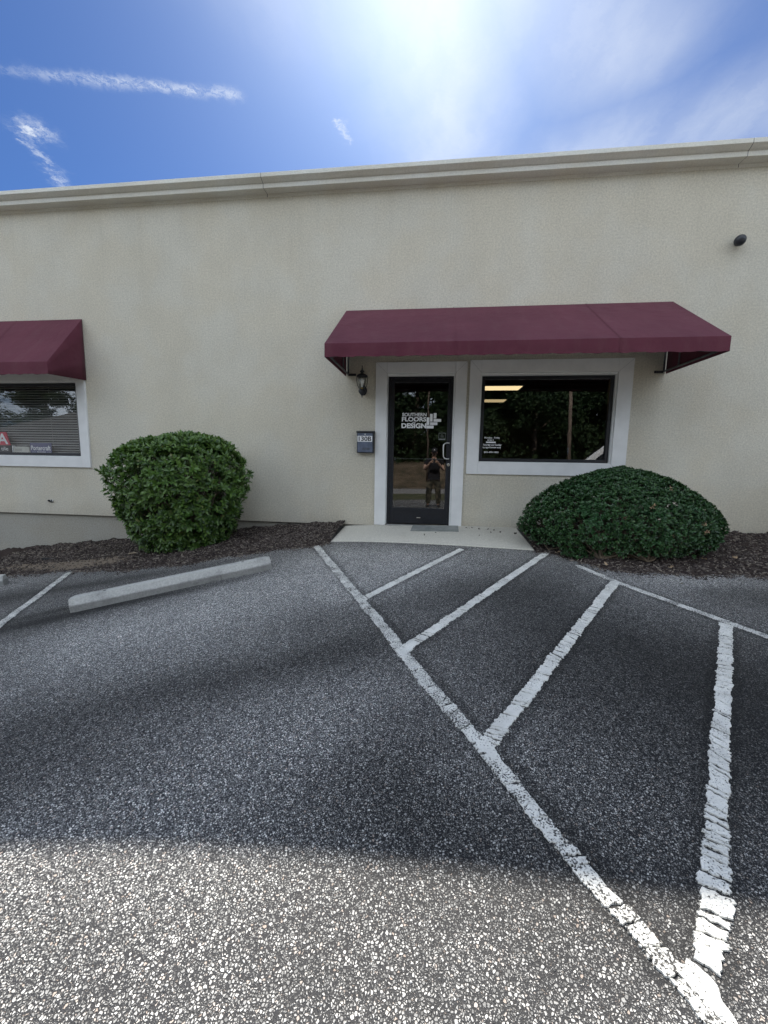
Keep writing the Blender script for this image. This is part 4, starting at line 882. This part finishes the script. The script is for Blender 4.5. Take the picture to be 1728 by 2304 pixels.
P1, N1 = thin(P1, N1, 9.0, 0.42)
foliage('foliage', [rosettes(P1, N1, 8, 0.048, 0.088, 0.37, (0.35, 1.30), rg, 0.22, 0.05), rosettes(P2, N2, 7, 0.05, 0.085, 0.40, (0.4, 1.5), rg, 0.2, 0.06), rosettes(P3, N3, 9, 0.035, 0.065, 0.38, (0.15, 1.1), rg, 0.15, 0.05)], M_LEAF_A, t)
branches('stems', [(x, y, -0.05) for x, y in rg.normal(0, 0.16, (9, 2))], P1[::9]*0.93, rg, M_TWIG, t)

# low dome bush in front of the window
rg = np.random.default_rng(33); cx, cy = 2.20, -0.88; zb = float(HG(cx, cy))+0.02
t = empty('dome_bush', (cx, cy, zb), label='low dense dark green dome bush below the shop window', cat='bush')
def shellB(n, lo, hi):
    m_ = n*2; th = rg.uniform(0, 2*np.pi, m_); zf = rg.uniform(0, 1, m_)**0.85
    rr = np.interp(zf, [0, 0.10, 0.22, 0.38, 0.55, 0.72, 0.86, 0.95, 1.0], [0.84, 0.93, 0.985, 0.97, 0.86, 0.68, 0.44, 0.22, 0.0])
    lump = 1+0.025*np.sin(4*th+3*zf)+0.022*np.sin(7*th-9*zf)+0.02*np.sin(13*th+17*zf)
    f = rg.uniform(lo, hi, m_)*lump; ey = np.where(np.sin(th) > 0, 0.74, 0.72)
    x = 1.09*rr*np.cos(th)*f; y = ey*rr*np.sin(th)*f; z = 0.93*zf+0.05*(f-1)+0.02
    z = z*(1-0.12*np.clip((x-0.55)/0.6, 0, 1)*0.3)
    keep = np.ones(m_, bool); Pt = np.stack([x, y, z], 1)[:n]; zf = zf[:n]; th = th[:n]
    nz = np.interp(zf, [0, 0.2, 0.5, 0.8, 1], [-0.25, 0.25, 1.2, 2.4, 5]); Nn = unit(np.stack([np.cos(th), np.sin(th)*1.4, nz], 1)+rg.normal(0, 0.22, (len(Pt), 3))); return Pt, Nn
P1, N1 = shellB(6400, 0.955, 1.03); P1, N1 = thin(P1, N1, 12.0, 0.55); P2, N2 = shellB(2600, 0.72, 0.96)
foliage('foliage', [rosettes(P1, N1, 9, 0.021, 0.040, 0.42, (0.30, 1.25), rg, 0.15, 0.015), rosettes(P2, N2, 6, 0.03, 0.05, 0.45, (0.4, 1.5), rg, 0.15, 0.03)], M_LEAF_B, t)
branches('stems', [(x, y, -0.04) for x, y in rg.normal(0, 0.3, (12, 2))], P1[::14]*0.93, rg, M_TWIG, t, 0.011)
for (px, py, pz) in ((0.04, -0.64, 0.56), (0.58, -0.58, 0.38), (0.60, -0.64, 0.30), (-0.20, -0.62, 0.42), (0.34, -0.36, 0.72), (0.26, -0.68, 0.28)):
    c = np.array([[px, py, pz]])+rg.normal(0, 0.010, (3, 3)); nn = unit(np.tile([[0.1, -0.8, 0.7]], (3, 1))+rg.normal(0, 0.2, (3, 3)))
    foliage('dead_sprig', [rosettes(c, nn, 4, 0.018, 0.034, 0.35, (0.2, 1.2), rg, 0.3, 0.01)], M_DEAD, t)
# little offshoot at the front left foot of the dome
t = empty('bush_seedling', (1.60, -1.36, float(HG(1.6, -1.36))), label='tiny green seedling at the front left foot of the dome bush', cat='plant')
Pt = rg.normal(0, 1, (90, 3))*np.array([0.075, 0.05, 0.03])+np.array([0, 0, 0.06]); foliage('foliage', [rosettes(Pt, unit(Pt*np.array([1, 1, 1.5])+np.array([0, 0, 0.05])), 7, 0.02, 0.036, 0.42, (0.3, 1.3), rg)], M_LEAF_B, t)
m = MB()
for k_ in range(6): a = k_*1.05; m.tube([(0, 0, -0.01), (0.04*math.cos(a), 0.03*math.sin(a), 0.05), (0.08*math.cos(a), 0.05*math.sin(a), 0.07)], [0.004, 0.003, 0.001], 5)
m.build('stems', M_TWIG, t)
# taller shrub just past the right edge of the frame (it shades the wall corner)
rg = np.random.default_rng(44); t = empty('corner_shrub', (5.45, -0.65, 0.02), label='dark shrub just past the right edge of the photo', cat='bush')
th = rg.uniform(0, 6.28, 2600); zf = rg.uniform(0, 1, 2600); rr = np.interp(zf, [0, 0.2, 0.6, 0.9, 1], [0.75, 0.95, 1, 0.6, 0.0]); f = rg.uniform(0.6, 1.03, 2600)
Pt = np.stack([0.62*rr*f*np.cos(th), 0.55*rr*f*np.sin(th), 1.35*zf+0.03], 1); Nn = unit(np.stack([np.cos(th), np.sin(th), np.interp(zf, [0, 1], [-0.2, 2])], 1)+rg.normal(0, 0.25, (2600, 3)))
foliage('foliage', [rosettes(Pt, Nn, 8, 0.035, 0.06, 0.44, (0.35, 1.3), rg)], M_LEAF_B, t)
branches('stems', [(x, y, -0.04) for x, y in rg.normal(0, 0.12, (8, 2))], Pt[::30]*0.9, rg, M_TWIG, t)

# ------------------------------------------------------------------ litter
def spill(Vg, n, seed, label):
    r = np.random.default_rng(seed); e = Vg[-1]; i = r.integers(0, len(e), n); out = r.exponential(0.035, n); x = e[i, 0]+r.normal(0, 0.02, n); y = e[i, 1]-out+0.02
    P_ = np.stack([x, y, HG(x, y)+0.003], 1); L = r.uniform(0.008, 0.030, n); a = r.uniform(0, 6.28, n); Wd = L*r.uniform(0.2, 0.5, n)
    d = np.stack([np.cos(a), np.sin(a), r.normal(0, 0.06, n)], 1); s_ = np.stack([-np.sin(a), np.cos(a), np.zeros(n)], 1); u = np.array([0, 0, 0.003])
    V_ = np.stack([P_+d*(L/2*sx)[:, None]+s_*(Wd/2*sy)[:, None]+u*su for su in (-1, 1) for sx, sy in ((-1, -0.6), (1, -1), (0.8, 1), (-1, 0.9))], 1).reshape(-1, 3); b = (np.arange(n)*8)[:, None]
    F_ = np.concatenate([b+np.array(f) for f in ((0, 3, 2, 1), (4, 5, 6, 7), (0, 1, 5, 4), (1, 2, 6, 5), (2, 3, 7, 6), (3, 0, 4, 7))]); tag(mesh_np('spilled_chips', V_, [F_], M_CHIP), label, 'mulch', kind='stuff')
spill(VL[:, 60:], 2600, 5, 'bark bits spilled on the asphalt at the left bed edge'); spill(VR[:, :110], 1300, 6, 'bark bits spilled on the asphalt at the right bed edge')
def dryleaf(x, y, z, size, rz, label, m_=None):
    t = MB(); V = []
    for k_ in range(9):
        f = k_/8; w = 0.38*math.sin(math.pi*f**0.8)*size; V += [(size*(f-0.5), -w, 0.010*math.sin(6*f)+0.006), (size*(f-0.5), 0, 0.002+0.006*math.sin(6*f)), (size*(f-0.5), w, 0.012*math.cos(5*f)+0.008)]
    t.add(V, [(k_*3+i, k_*3+i+1, k_*3+i+4, k_*3+i+3) for k_ in range(8) for i in range(2)])
    o = t.build('fallen_leaf', m_ or M_DEAD, smooth=True, label=label, cat='leaf', group='fallen leaves on the slab'); o.location = (x, y, z); o.rotation_euler = (0.1, 0.1, rz); s_ = o.modifiers.new('s', 'SOLIDIFY'); s_.thickness = 0.0008
    return o
M_DK = mat('rotten_leaf', col=(0.035, 0.028, 0.022), rough=0.9)
# positions read from the photo: dark crumbs right of the mat
for i, (x, y, s_) in enumerate([(0.50, -0.16, 0.055), (0.66, -0.19, 0.04), (0.77, -0.20, 0.045), (0.93, -0.33, 0.03), (0.80, -0.37, 0.022), (0.57, -0.13, 0.03), (0.86, -0.23, 0.028), (0.62, -0.56, 0.022), (1.12, -0.38, 0.05), (-0.10, -0.60, 0.02), (0.05, -0.47, 0.02)]):
    o = dryleaf(x, y, float(HG(x, y))+0.012, s_, i*1.3, ['dark crumpled leaf by the right door trim', 'dark leaf scrap midway along the slab wall', 'dark leaf scrap on slab toward the dome bush', 'dark crumb on slab left of the dome bush', 'small dark crumb on slab below the leaf scraps', 'dark scrap touching the crumpled leaf', 'thin dark scrap near the dome bush side', 'tiny crumb at the slab middle, right of the mat', 'dark twiggy leaf at the dome bush foot', 'tiny speck in front of the mat', 'tiny speck at the mat front edge'][i], M_DK)
m = MB(); m.tube([(0, 0, 0.02), (0.09, 0.01, 0.035), (0.19, -0.01, 0.02)], [0.007, 0.008, 0.006], 6)
o = m.build('dry_stick', vary((0.34, 0.27, 0.19), 0.2, 12, 0.8)('bleached_wood'), smooth=True, label='bleached stick on mulch left of the round bush', cat='stick'); o.location = (-4.10, -1.02, float(HG(-4.1, -1.02))+0.055)
m = MB(); m.box(-0.085, 0.085, -0.02, 0.02, 0.0, 0.028); o = m.build('plastic_scrap', M_RUBBER, label='short black plastic scrap on the mulch at far left', cat='debris', bevel=0.006); o.location = (-5.42, -0.93, float(HG(-5.42, -0.93))+0.055); o.rotation_euler = (0, 0.05, 0.30)
rr = random.Random(9)
for i, (x, y) in enumerate([(1.42, -1.27), (1.80, -1.63), (2.42, -1.64), (2.93, -1.30), (3.3, -1.2)]):
    o = dryleaf(x, y, float(HG(x, y))+0.035, rr.uniform(0.045, 0.075), rr.uniform(0, 6), ['pale dry leaf between slab corner and seedling', 'dry leaf in mulch just right of the seedling', 'dry leaf in mulch before the dome bush middle', 'dry leaf near the dome bush right front', 'dry leaf on bare mulch right of the dome bush'][i]); o['group'] = 'dry leaves in the right mulch'

# ------------------------------------------------------------------ photographer (seen mirrored in the glass)
def skinned(name, joints, edges, mt, parent, sub=2):
    me = bpy.data.meshes.new(name); me.from_pydata([j[:3] for j in joints], edges, []); o = link(name, me, mt, parent)
    sk = o.modifiers.new('skin', 'SKIN'); sk.use_smooth_shade = True
    for i, j in enumerate(joints):
        me.skin_vertices[0].data[i].radius = (j[3], j[4] if len(j) > 4 else j[3])
    me.skin_vertices[0].data[0].use_root = True
    s_ = o.modifiers.new('sub', 'SUBSURF'); s_.levels = s_.render_levels = sub
    return o
M_SKIN = vary((0.46, 0.29, 0.21), 0.06, 9, 0.55)('skin'); M_SHIRT = vary((0.016, 0.016, 0.020), 0.2, 7, 0.9, 40, 0.002)('black_tee')
M_PANT = mat('camo_trousers', lambda q, b, o: q.put(b.inputs['Base Color'], q.ramp(q.noise(ocoord(q), 9.0, 3, 0.5), [(0.40, (0.020, 0.020, 0.016)), (0.47, (0.055, 0.052, 0.035)), (0.58, (0.11, 0.095, 0.065))])), rough=0.9)
M_SHOE = mat('dark_shoe', col=(0.02, 0.018, 0.018), rough=0.7); M_CAP = vary((0.03, 0.03, 0.036), 0.2, 9, 0.85)('dark_cap')
GZ = float(HG(0, -6.45))
p = empty('person', (0.0, -6.42, GZ), label='photographer in black tee, camo trousers and dark cap, mirrored in the door glass', cat='person')
J = [(0, 0, 0.92, 0.13, 0.10), (0, 0, 1.05, 0.15, 0.115), (0, 0.0, 1.22, 0.17, 0.12), (0, 0, 1.38, 0.16, 0.105), (0, 0.0, 1.47, 0.07, 0.07), (0, 0.01, 1.53, 0.055), (0, 0.02, 1.58, 0.076, 0.088), (0, 0.02, 1.66, 0.086, 0.100), (0, 0.01, 1.74, 0.074, 0.086),
     (-0.19, 0, 1.41, 0.062), (-0.26, 0.03, 1.26, 0.050), (-0.27, 0.12, 1.14, 0.042), (-0.19, 0.26, 1.26, 0.034), (-0.105, 0.345, 1.355, 0.026), (-0.075, 0.365, 1.385, 0.032, 0.020),
     (0.19, 0, 1.41, 0.062), (0.26, 0.03, 1.26, 0.050), (0.27, 0.12, 1.14, 0.042), (0.19, 0.26, 1.26, 0.034), (0.105, 0.345, 1.355, 0.026), (0.075, 0.365, 1.385, 0.032, 0.020),
     (-0.10, 0, 0.88, 0.095), (-0.13, 0.02, 0.50, 0.062), (-0.15, -0.01, 0.10, 0.045), (-0.165, 0.03, 0.045, 0.045, 0.035), (-0.18, 0.15, 0.035, 0.042, 0.028),
     (0.10, 0, 0.88, 0.095), (0.13, 0.02, 0.50, 0.062), (0.15, -0.01, 0.10, 0.045), (0.165, 0.03, 0.045, 0.045, 0.035), (0.18, 0.15, 0.035, 0.042, 0.028)]
Ed = [(0, 1), (1, 2), (2, 3), (3, 4), (4, 5), (5, 6), (6, 7), (7, 8), (3, 9), (9, 10), (10, 11), (11, 12), (12, 13), (13, 14), (3, 15), (15, 16), (16, 17), (17, 18), (18, 19), (19, 20), (0, 21), (21, 22), (22, 23), (23, 24), (24, 25), (0, 26), (26, 27), (27, 28), (28, 29), (29, 30)]
for s_ in (-1, 1):                                   # fingers and thumb closing on the phone
    h = 14 if s_ < 0 else 20
    for k_ in range(4):
        i0 = len(J); z = 1.412-0.021*k_; ln = (0.9, 1.0, 0.96, 0.8)[k_]
        J += [(s_*0.068, 0.372, z-0.006, 0.0095), (s_*0.055, 0.392, z, 0.0088), (s_*(0.052-0.012*ln), 0.4015, z+0.002, 0.008), (s_*(0.045-0.020*ln), 0.3995, z+0.003, 0.007)]
        Ed += [(h, i0), (i0, i0+1), (i0+1, i0+2), (i0+2, i0+3)]
    i0 = len(J); J += [(s_*0.072, 0.362, 1.41, 0.0105), (s_*0.055, 0.365, 1.428, 0.0095), (s_*0.036, 0.369, 1.437, 0.008)]; Ed += [(h, i0), (i0, i0+1), (i0+1, i0+2)]
body = skinned('body', J, Ed, M_SKIN, p)
skinned('t_shirt', [(0, 0, 1.02, 0.185, 0.135), (0, 0, 0.93, 0.180, 0.13), (0, 0.005, 1.22, 0.195, 0.15), (0, 0, 1.37, 0.175, 0.125), (0, 0, 1.455, 0.085, 0.08), (-0.19, 0, 1.415, 0.080), (-0.262, 0.03, 1.27, 0.074), (0.19, 0, 1.415, 0.080), (0.262, 0.03, 1.27, 0.074)], [(0, 1), (0, 2), (2, 3), (3, 4), (3, 5), (5, 6), (3, 7), (7, 8)], M_SHIRT, p)
skinned('trousers', [(0, 0, 0.92, 0.16, 0.12), (-0.095, 0, 0.83, 0.115), (-0.135, 0.02, 0.50, 0.088), (-0.155, -0.005, 0.10, 0.080), (0.095, 0, 0.83, 0.115), (0.135, 0.02, 0.50, 0.088), (0.155, -0.005, 0.10, 0.080), (0, 0, 0.98, 0.155, 0.115)], [(0, 1), (1, 2), (2, 3), (0, 4), (4, 5), (5, 6), (0, 7)], M_PANT, p)
for s_ in (-1, 1): skinned('shoe', [(s_*0.165, 0.02, 0.055, 0.055, 0.050), (s_*0.158, -0.04, 0.05, 0.05, 0.045), (s_*0.175, 0.10, 0.045, 0.055, 0.042), (s_*0.188, 0.19, 0.035, 0.048, 0.032)], [(0, 1), (0, 2), (2, 3)], M_SHOE, p)
m = MB(); m.lathe([(0.095, 1.695), (0.097, 1.72), (0.088, 1.755), (0.062, 1.785), (0.02, 1.798)], (0, 0.012, 0), 24, 0.92, 1.08); cp = m.build('cap', M_CAP, p, smooth=True)
m = MB(); n_ = 14
V = [(0.085*math.cos(math.pi*k_/n_), 0.012+0.07*math.sin(math.pi*k_/n_)+0.02, 1.698) for k_ in range(n_+1)]+[(0.088*math.cos(math.pi*k_/n_), 0.05+0.15*math.sin(math.pi*k_/n_), 1.698-0.02*math.sin(math.pi*k_/n_)) for k_ in range(n_+1)]
m.add(V, [(k_, k_+1, k_+n_+2, k_+n_+1) for k_ in range(n_)]); o = m.build('brim', M_CAP, cp, smooth=True); o.modifiers.new('s', 'SOLIDIFY').thickness = 0.004
m = MB(); m.box(-0.018, 0.018, 0.108, 0.114, 1.728, 1.752); m.build('badge', M_WHITEVINYL, cp, bevel=0.003)
# face: nose, eyes, mouth, ears
m = MB(); m.tube([(0, 0.112, 1.665), (0, 0.128, 1.638), (0, 0.118, 1.628)], [0.008, 0.014, 0.010], 8); m.build('nose', M_SKIN, body, smooth=True)
for s_ in (-1, 1):
    m = MB(); m.lathe([(0.002, -0.011), (0.009, -0.006), (0.011, 0), (0.009, 0.006), (0.002, 0.011)], (s_*0.030, 0.100, 1.668), 10); m.build('eye', M_RUBBER, body, smooth=True)
    m = MB(); m.tube([(s_*0.082, 0.02, 1.675), (s_*0.09, 0.012, 1.655), (s_*0.082, 0.016, 1.632)], [0.008, 0.012, 0.007], 8); m.build('ear', M_SKIN, body, smooth=True)
m = MB(); m.tube([(-0.024, 0.104, 1.602), (0, 0.110, 1.601), (0.024, 0.104, 1.602)], [0.003, 0.006, 0.003], 8); m.build('mouth', mat('lips', col=(0.30, 0.12, 0.10), rough=0.5), body, smooth=True)
t = empty('phone', (0.0, -6.028, 0.965), label='dark phone held upright in both hands, mirrored in the door glass', cat='phone')
m = MB(); m.box(-0.037, 0.037, -0.004, 0.004, -0.11, 0.04); m.build('phone_body', M_BLACKPAINT, t, bevel=0.003)
m = MB(); m.box(-0.034, 0.034, -0.0046, -0.0041, -0.106, 0.036); m.build('screen', mat('screen_glass', col=(0.03, 0.035, 0.045), rough=0.1), t)
m = MB(); m.prism([(-0.022+0.006*math.cos(k_*math.pi/8), 0.022+0.006*math.sin(k_*math.pi/8)) for k_ in range(16)], 0.004, 0.0055, 'y'); m.build('camera_lens', mat('lens', col=(0.01, 0.01, 0.015), rough=0.05), t)

# ------------------------------------------------------------------ trees behind the camera (mirrored in the glass)
def tree_mesh(seed, H, Rr):
    r = np.random.default_rng(seed); nb = 26
    a = r.uniform(0, 6.28, nb); zc_ = r.uniform(0.10, 1.0, nb)**0.8*H; rad = Rr*np.interp(zc_/H, [0, 0.35, 0.7, 1], [0.55, 0.9, 0.75, 0.2])*r.uniform(0.3, 1, nb)
    C_ = np.stack([rad*np.cos(a), rad*np.sin(a), zc_], 1); n = 9500; k_ = r.integers(nb, size=n); d = unit(r.normal(size=(n, 3)))
    s_ = (Rr*r.uniform(0.28, 0.5, nb))[k_][:, None]; Pt = C_[k_]+d*s_*r.uniform(0.5, 1.05, (n, 1))*np.array([1, 1, 0.75]); return C_, (Pt, unit(d+np.array([0, 0, 0.4])), r)
variants = []
for i, (H, Rr) in enumerate([(9.5, 3.4), (11.5, 3.9), (8.0, 3.0)]):
    C_, (Pt, Nn, r) = tree_mesh(60+i, H, Rr); P0, Dr, Up, L, Wd, dr = rosettes(Pt, Nn, 2, 0.13, 0.25, 0.62, (0.3, 1.5), r, 0.2, 0.1)
    V, T, Q4 = leaves(P0, Dr, Up, L, Wd, dr); me = bpy.data.meshes.new('crown')
    tmp = mesh_np('crown', V, [T, Q4], M_TREELEAF); me = tmp.data; bpy.data.objects.remove(tmp)
    m = MB(); m.tube([(0, 0, -0.5), (0.05, 0, H*0.25), (-0.08, 0.05, H*0.55), (0.02, 0, H*0.92)], [0.24, 0.18, 0.12, 0.03], 9)
    for c in C_[::2]: z0 = max(0.8, c[2]-1.6); m.tube([(0, 0, z0), tuple(c*np.array([0.5, 0.5, 1])-np.array([0, 0, 0.5])), tuple(c)], [0.07, 0.045, 0.015], 6)
    tmp = m.build('trunk', M_BARK, smooth=True); tm = tmp.data; bpy.data.objects.remove(tmp); variants.append((me, tm))
spots = [(-46, -30, 1), (-40.5, -33, 0), (-29.5, -36, 2), (-25, -31, 1), (-20, -28.5, 0), (-16, -31, 1), (-12, -27.5, 2), (-8.2, -29, 0), (-4.8, -27, 2), (-1.6, -28.5, 1), (1.8, -26.5, 0), (4.8, -29, 2), (7.6, -26.8, 1), (11, -28.5, 0), (14.2, -26.5, 2), (17.5, -29.5, 1), (21.5, -27, 0), (25.5, -29, 2), (30, -28, 1), (-5.8, -33, 1), (3.0, -33.5, 1), (9.5, -33, 0), (15.5, -34, 1), (-14, -35, 0)]
TLAB0 = [('tall broad', 'tall', 'shorter')[v] + ' roadside tree, ' + ('far left of the low house' if x < -38 else 'beside the low house' if x < -22 else 'left of the bare pole' if x < -2 else 'between the two poles' if x < 8 else 'right of the lamp pole') + (', back row' if y < -31.5 else ', front row') for x, y, v in spots]
_k = {}; TLAB = []
for l_, (x, y, v) in zip(TLAB0, spots):
    same = [q_[0] for m_, q_ in zip(TLAB0, spots) if m_ == l_]
    TLAB.append(l_ if len(same) == 1 else l_ + (', leftmost such' if x == min(same) else ', rightmost such'))
for i, (x, y, v) in enumerate(spots):
    t = empty('tree', (x, y, float(HG(x, y))-0.05), rz=i*1.7, label=TLAB[i], cat='tree', group='trees across the street'); s_ = 0.9+0.2*((i*37) % 10)/10; t.scale = (s_, s_, s_)
    for nm, me in zip(('crown', 'trunk'), variants[v]): o = bpy.data.objects.new(nm, me); COL.objects.link(o); o.parent = t
# undergrowth closing the wood's foot
rg = np.random.default_rng(77); n = 14000; x = rg.uniform(-50, 34, n); y = rg.uniform(-36, -25.0, n); Pt = np.stack([x, y, HG(x, y)+rg.uniform(0, 2.4, n)*rg.uniform(0.3, 1, n)], 1)
o = foliage('undergrowth', [rosettes(Pt, unit(rg.normal(size=(n, 3))+np.array([0, 0.6, 0.6])), 4, 0.16, 0.32, 0.6, (0.3, 1.4), rg)], M_TREELEAF, None); tag(o, 'dense undergrowth at the foot of the wood', 'undergrowth', kind='stuff')
n = 22000; x = rg.uniform(-26, 44, n); y = rg.uniform(-43, -37, n); hh = 8.5+1.5*np.sin(x*0.5)+1.2*np.sin(x*1.3+2); Pt = np.stack([x, y, HG(x, y)+rg.uniform(0, 1, n)**0.8*hh], 1)
o = foliage('far_wood', [rosettes(Pt, unit(rg.normal(size=(n, 3))+np.array([0, 0.6, 0.6])), 4, 0.27, 0.5, 0.62, (0.3, 1.4), rg)], M_TREELEAF, None); tag(o, 'far dense part of the wood behind the nearer trees', 'wood', kind='stuff')

# ------------------------------------------------------------------ poles
def pole(x, y, h, lean, lamp, label):
    t = empty('utility_pole', (x, y, float(HG(x, y))-0.05), label=label, cat='pole'); m = MB(); w_ = 1 if lamp else 0.42; m.tube([(0, 0, -0.3), (lean*0.5, 0, h/2), (lean, 0, h)], [0.13*w_, 0.11*w_, 0.085*w_], 12); m.build('shaft', M_WOODPOLE, t, smooth=True)
    if lamp:
        m = MB(); m.tube([(lean, 0, h-0.25), (lean-0.35, 0.1, h-0.15)], 0.03, 8); m.build('lamp_arm', M_CHROME, t); m = MB(); m.box(lean-0.75, lean-0.3, -0.08, 0.30, h-0.30, h-0.10); m.build('lamp_head', M_TRIM, t, bevel=0.04)
    m = MB(); m.box(lean-0.03, lean+0.03, 0.09, 0.12, h*0.3, h*0.3+0.4); m.build('pole_tag', M_CHROME, t)
    return t
pole(8.1, -20, 6.2, -0.15, True, 'wooden pole with white lamp box, mirrored in the shop window'); pole(-0.42, -20, 10.5, -0.1, False, 'thin bare pole mirrored in the door glass')

# ------------------------------------------------------------------ white vehicle beside the photographer
t = empty('parked_suv', (4.62, -6.66, float(HG(4.55, -6.62))), rz=R(20), label='white sport utility vehicle parked right of the photographer, mirrored in shop window', cat='car')
M_CAR = mat('white_car_paint', col=(0.80, 0.80, 0.79), rough=0.25); M_CAR.node_tree.nodes['Principled BSDF'].inputs['Coat Weight'].default_value = 0.6
M_CGL = mat('car_glass', col=(0.02, 0.025, 0.03), rough=0.05)
# local x: front is -x; length 4.9
LOW = [(-1.75, 0.30), (-1.82, 0.50), (-1.78, 0.85), (-1.55, 1.02), (-0.55, 1.16), (3.05, 1.16), (3.12, 0.8), (3.10, 0.42), (2.95, 0.30), (2.62, 0.30), (2.52, 0.58), (2.30, 0.74), (2.02, 0.74), (1.80, 0.58), (1.70, 0.30), (-0.55, 0.30), (-0.65, 0.58), (-0.87, 0.74), (-1.15, 0.74), (-1.37, 0.58), (-1.47, 0.30)]
m = MB(); m.prism(LOW, -0.93, 0.93, 'y'); m.build('car_body', M_CAR, t, bevel=0.05, seg=3)
def cabin(mb, x0b, x0t, x1t, x1b, zb_, zt_, wb, wt): mb.add([(x0b, -wb, zb_), (x1b, -wb, zb_), (x1b, wb, zb_), (x0b, wb, zb_), (x0t, -wt, zt_), (x1t, -wt, zt_), (x1t, wt, zt_), (x0t, wt, zt_)], [(0, 3, 2, 1), (4, 5, 6, 7), (0, 1, 5, 4), (1, 2, 6, 5), (2, 3, 7, 6), (3, 0, 4, 7)])
m = MB(); cabin(m, -0.55, 0.28, 2.75, 3.04, 1.155, 1.93, 0.88, 0.72); m.build('cabin', M_CAR, t, bevel=0.06, seg=3)
m = MB(); m.add([(-0.50, -0.80, 1.20), (-0.50, 0.80, 1.20), (0.20, 0.66, 1.86), (0.20, -0.66, 1.86)], [(0, 1, 2, 3)]); o = m.build('windshield', M_CGL, t); o.location = (-0.022, 0, 0.022); o.modifiers.new('s', 'SOLIDIFY').thickness = 0.01
for s_ in (-1, 1):
    for (a, b_, c, d) in ((-0.28, 0.42, 1.02, 1.02), (1.10, 1.10, 1.95, 1.95), (2.03, 2.03, 2.62, 2.80)):
        m = MB(); yb, yt_ = s_*0.884, s_*0.738; m.add([(a, yb, 1.22), (d, yb, 1.22), (c, yt_, 1.84), (b_, yt_, 1.84)], [(0, 1, 2, 3)]); o = m.build('side_window', M_CGL, t); o.modifiers.new('s', 'SOLIDIFY').thickness = 0.02
    m = MB(); m.lathe([(0.02, -0.10), (0.10, -0.08), (0.13, 0.0), (0.11, 0.08), (0.03, 0.11)], (-0.22, s_*1.05, 1.26), 14, 0.7, 1.0); m.build('side_mirror', M_CAR, t, smooth=True)
    for x in (-1.01, 2.16):
        w = empty('wheel', (x, s_*0.84, 0.37)); w.parent = t
        def disc(r0, r1, y0, y1, mt, nm, bv=0.02):
            mm = MB(); n_ = 28; V = [(r*math.cos(k_*2*math.pi/n_), y, r*math.sin(k_*2*math.pi/n_)) for y, r in ((y0, r1), (y0, r0), (y1, r0), (y1, r1)) for k_ in range(n_)]
            mm.add(V, [(j*n_+k_, j*n_+(k_+1) % n_, ((j+1) % 4)*n_+(k_+1) % n_, ((j+1) % 4)*n_+k_) for j in range(4) for k_ in range(n_)]); return mm.build(nm, mt, w, bevel=bv)
        disc(0.23, 0.37, -0.11, 0.11, M_RUBBER, 'tyre'); disc(0.02, 0.23, -0.06, 0.085 if s_ > 0 else 0.06, M_CHROME, 'rim', 0.01)
    m = MB(); m.box(-1.80, -1.62, s_*0.72-0.16, s_*0.72+0.16, 0.72, 0.86); m.build('headlight', M_GLASS_CLEAR, t, bevel=0.02)
    m = MB(); m.box(3.06, 3.13, s_*0.78-0.1, s_*0.78+0.1, 0.85, 1.10); m.build('tail_light', mat('red_lens', col=(0.3, 0.01, 0.01), rough=0.2), t, bevel=0.02)
    m = MB(); m.box(0.95, 1.12, min(s_*0.93, s_*0.955), max(s_*0.93, s_*0.955), 1.0, 1.03); m.box(1.80, 1.97, min(s_*0.93, s_*0.955), max(s_*0.93, s_*0.955), 1.0, 1.03); m.build('door_handle', M_CHROME, t)
m = MB(); m.box(-1.83, -1.74, -0.5, 0.5, 0.55, 0.75); m.build('grille', M_RUBBER, t)

# ------------------------------------------------------------------ low house far left behind the camera
t = empty('low_house', (-30, -25, float(HG(-30, -25))), label='low grey hip roofed building mirrored in the left window', cat='building')
hz = -t.location.z
m = MB(); m.box(-12.5, 14.5, -3.6, 3.6, -0.5, 0.95+hz); m.build('house_wall', vary((0.10, 0.10, 0.098), 0.1, 1, 0.9)('house_siding'), t)
m = MB(); m.add([(-13.5, -4.3, 0.8+hz), (15.5, -4.3, 0.8+hz), (15.5, 4.3, 0.8+hz), (-13.5, 4.3, 0.8+hz), (0.3, 0, 4.42+hz), (9.0, 0, 4.42+hz)], [(0, 1, 5, 4), (1, 2, 5), (2, 3, 4, 5), (3, 0, 4), (3, 2, 1, 0)]); m.build('house_roof', vary((0.085, 0.085, 0.083), 0.12, 2, 0.9, 30, 0.01)('shingles'), t)
m = MB(); m.box(3.9, 4.9, 3.6, 3.65, -0.3, 0.9+hz); m.build('house_door', M_BLACKPAINT, t)
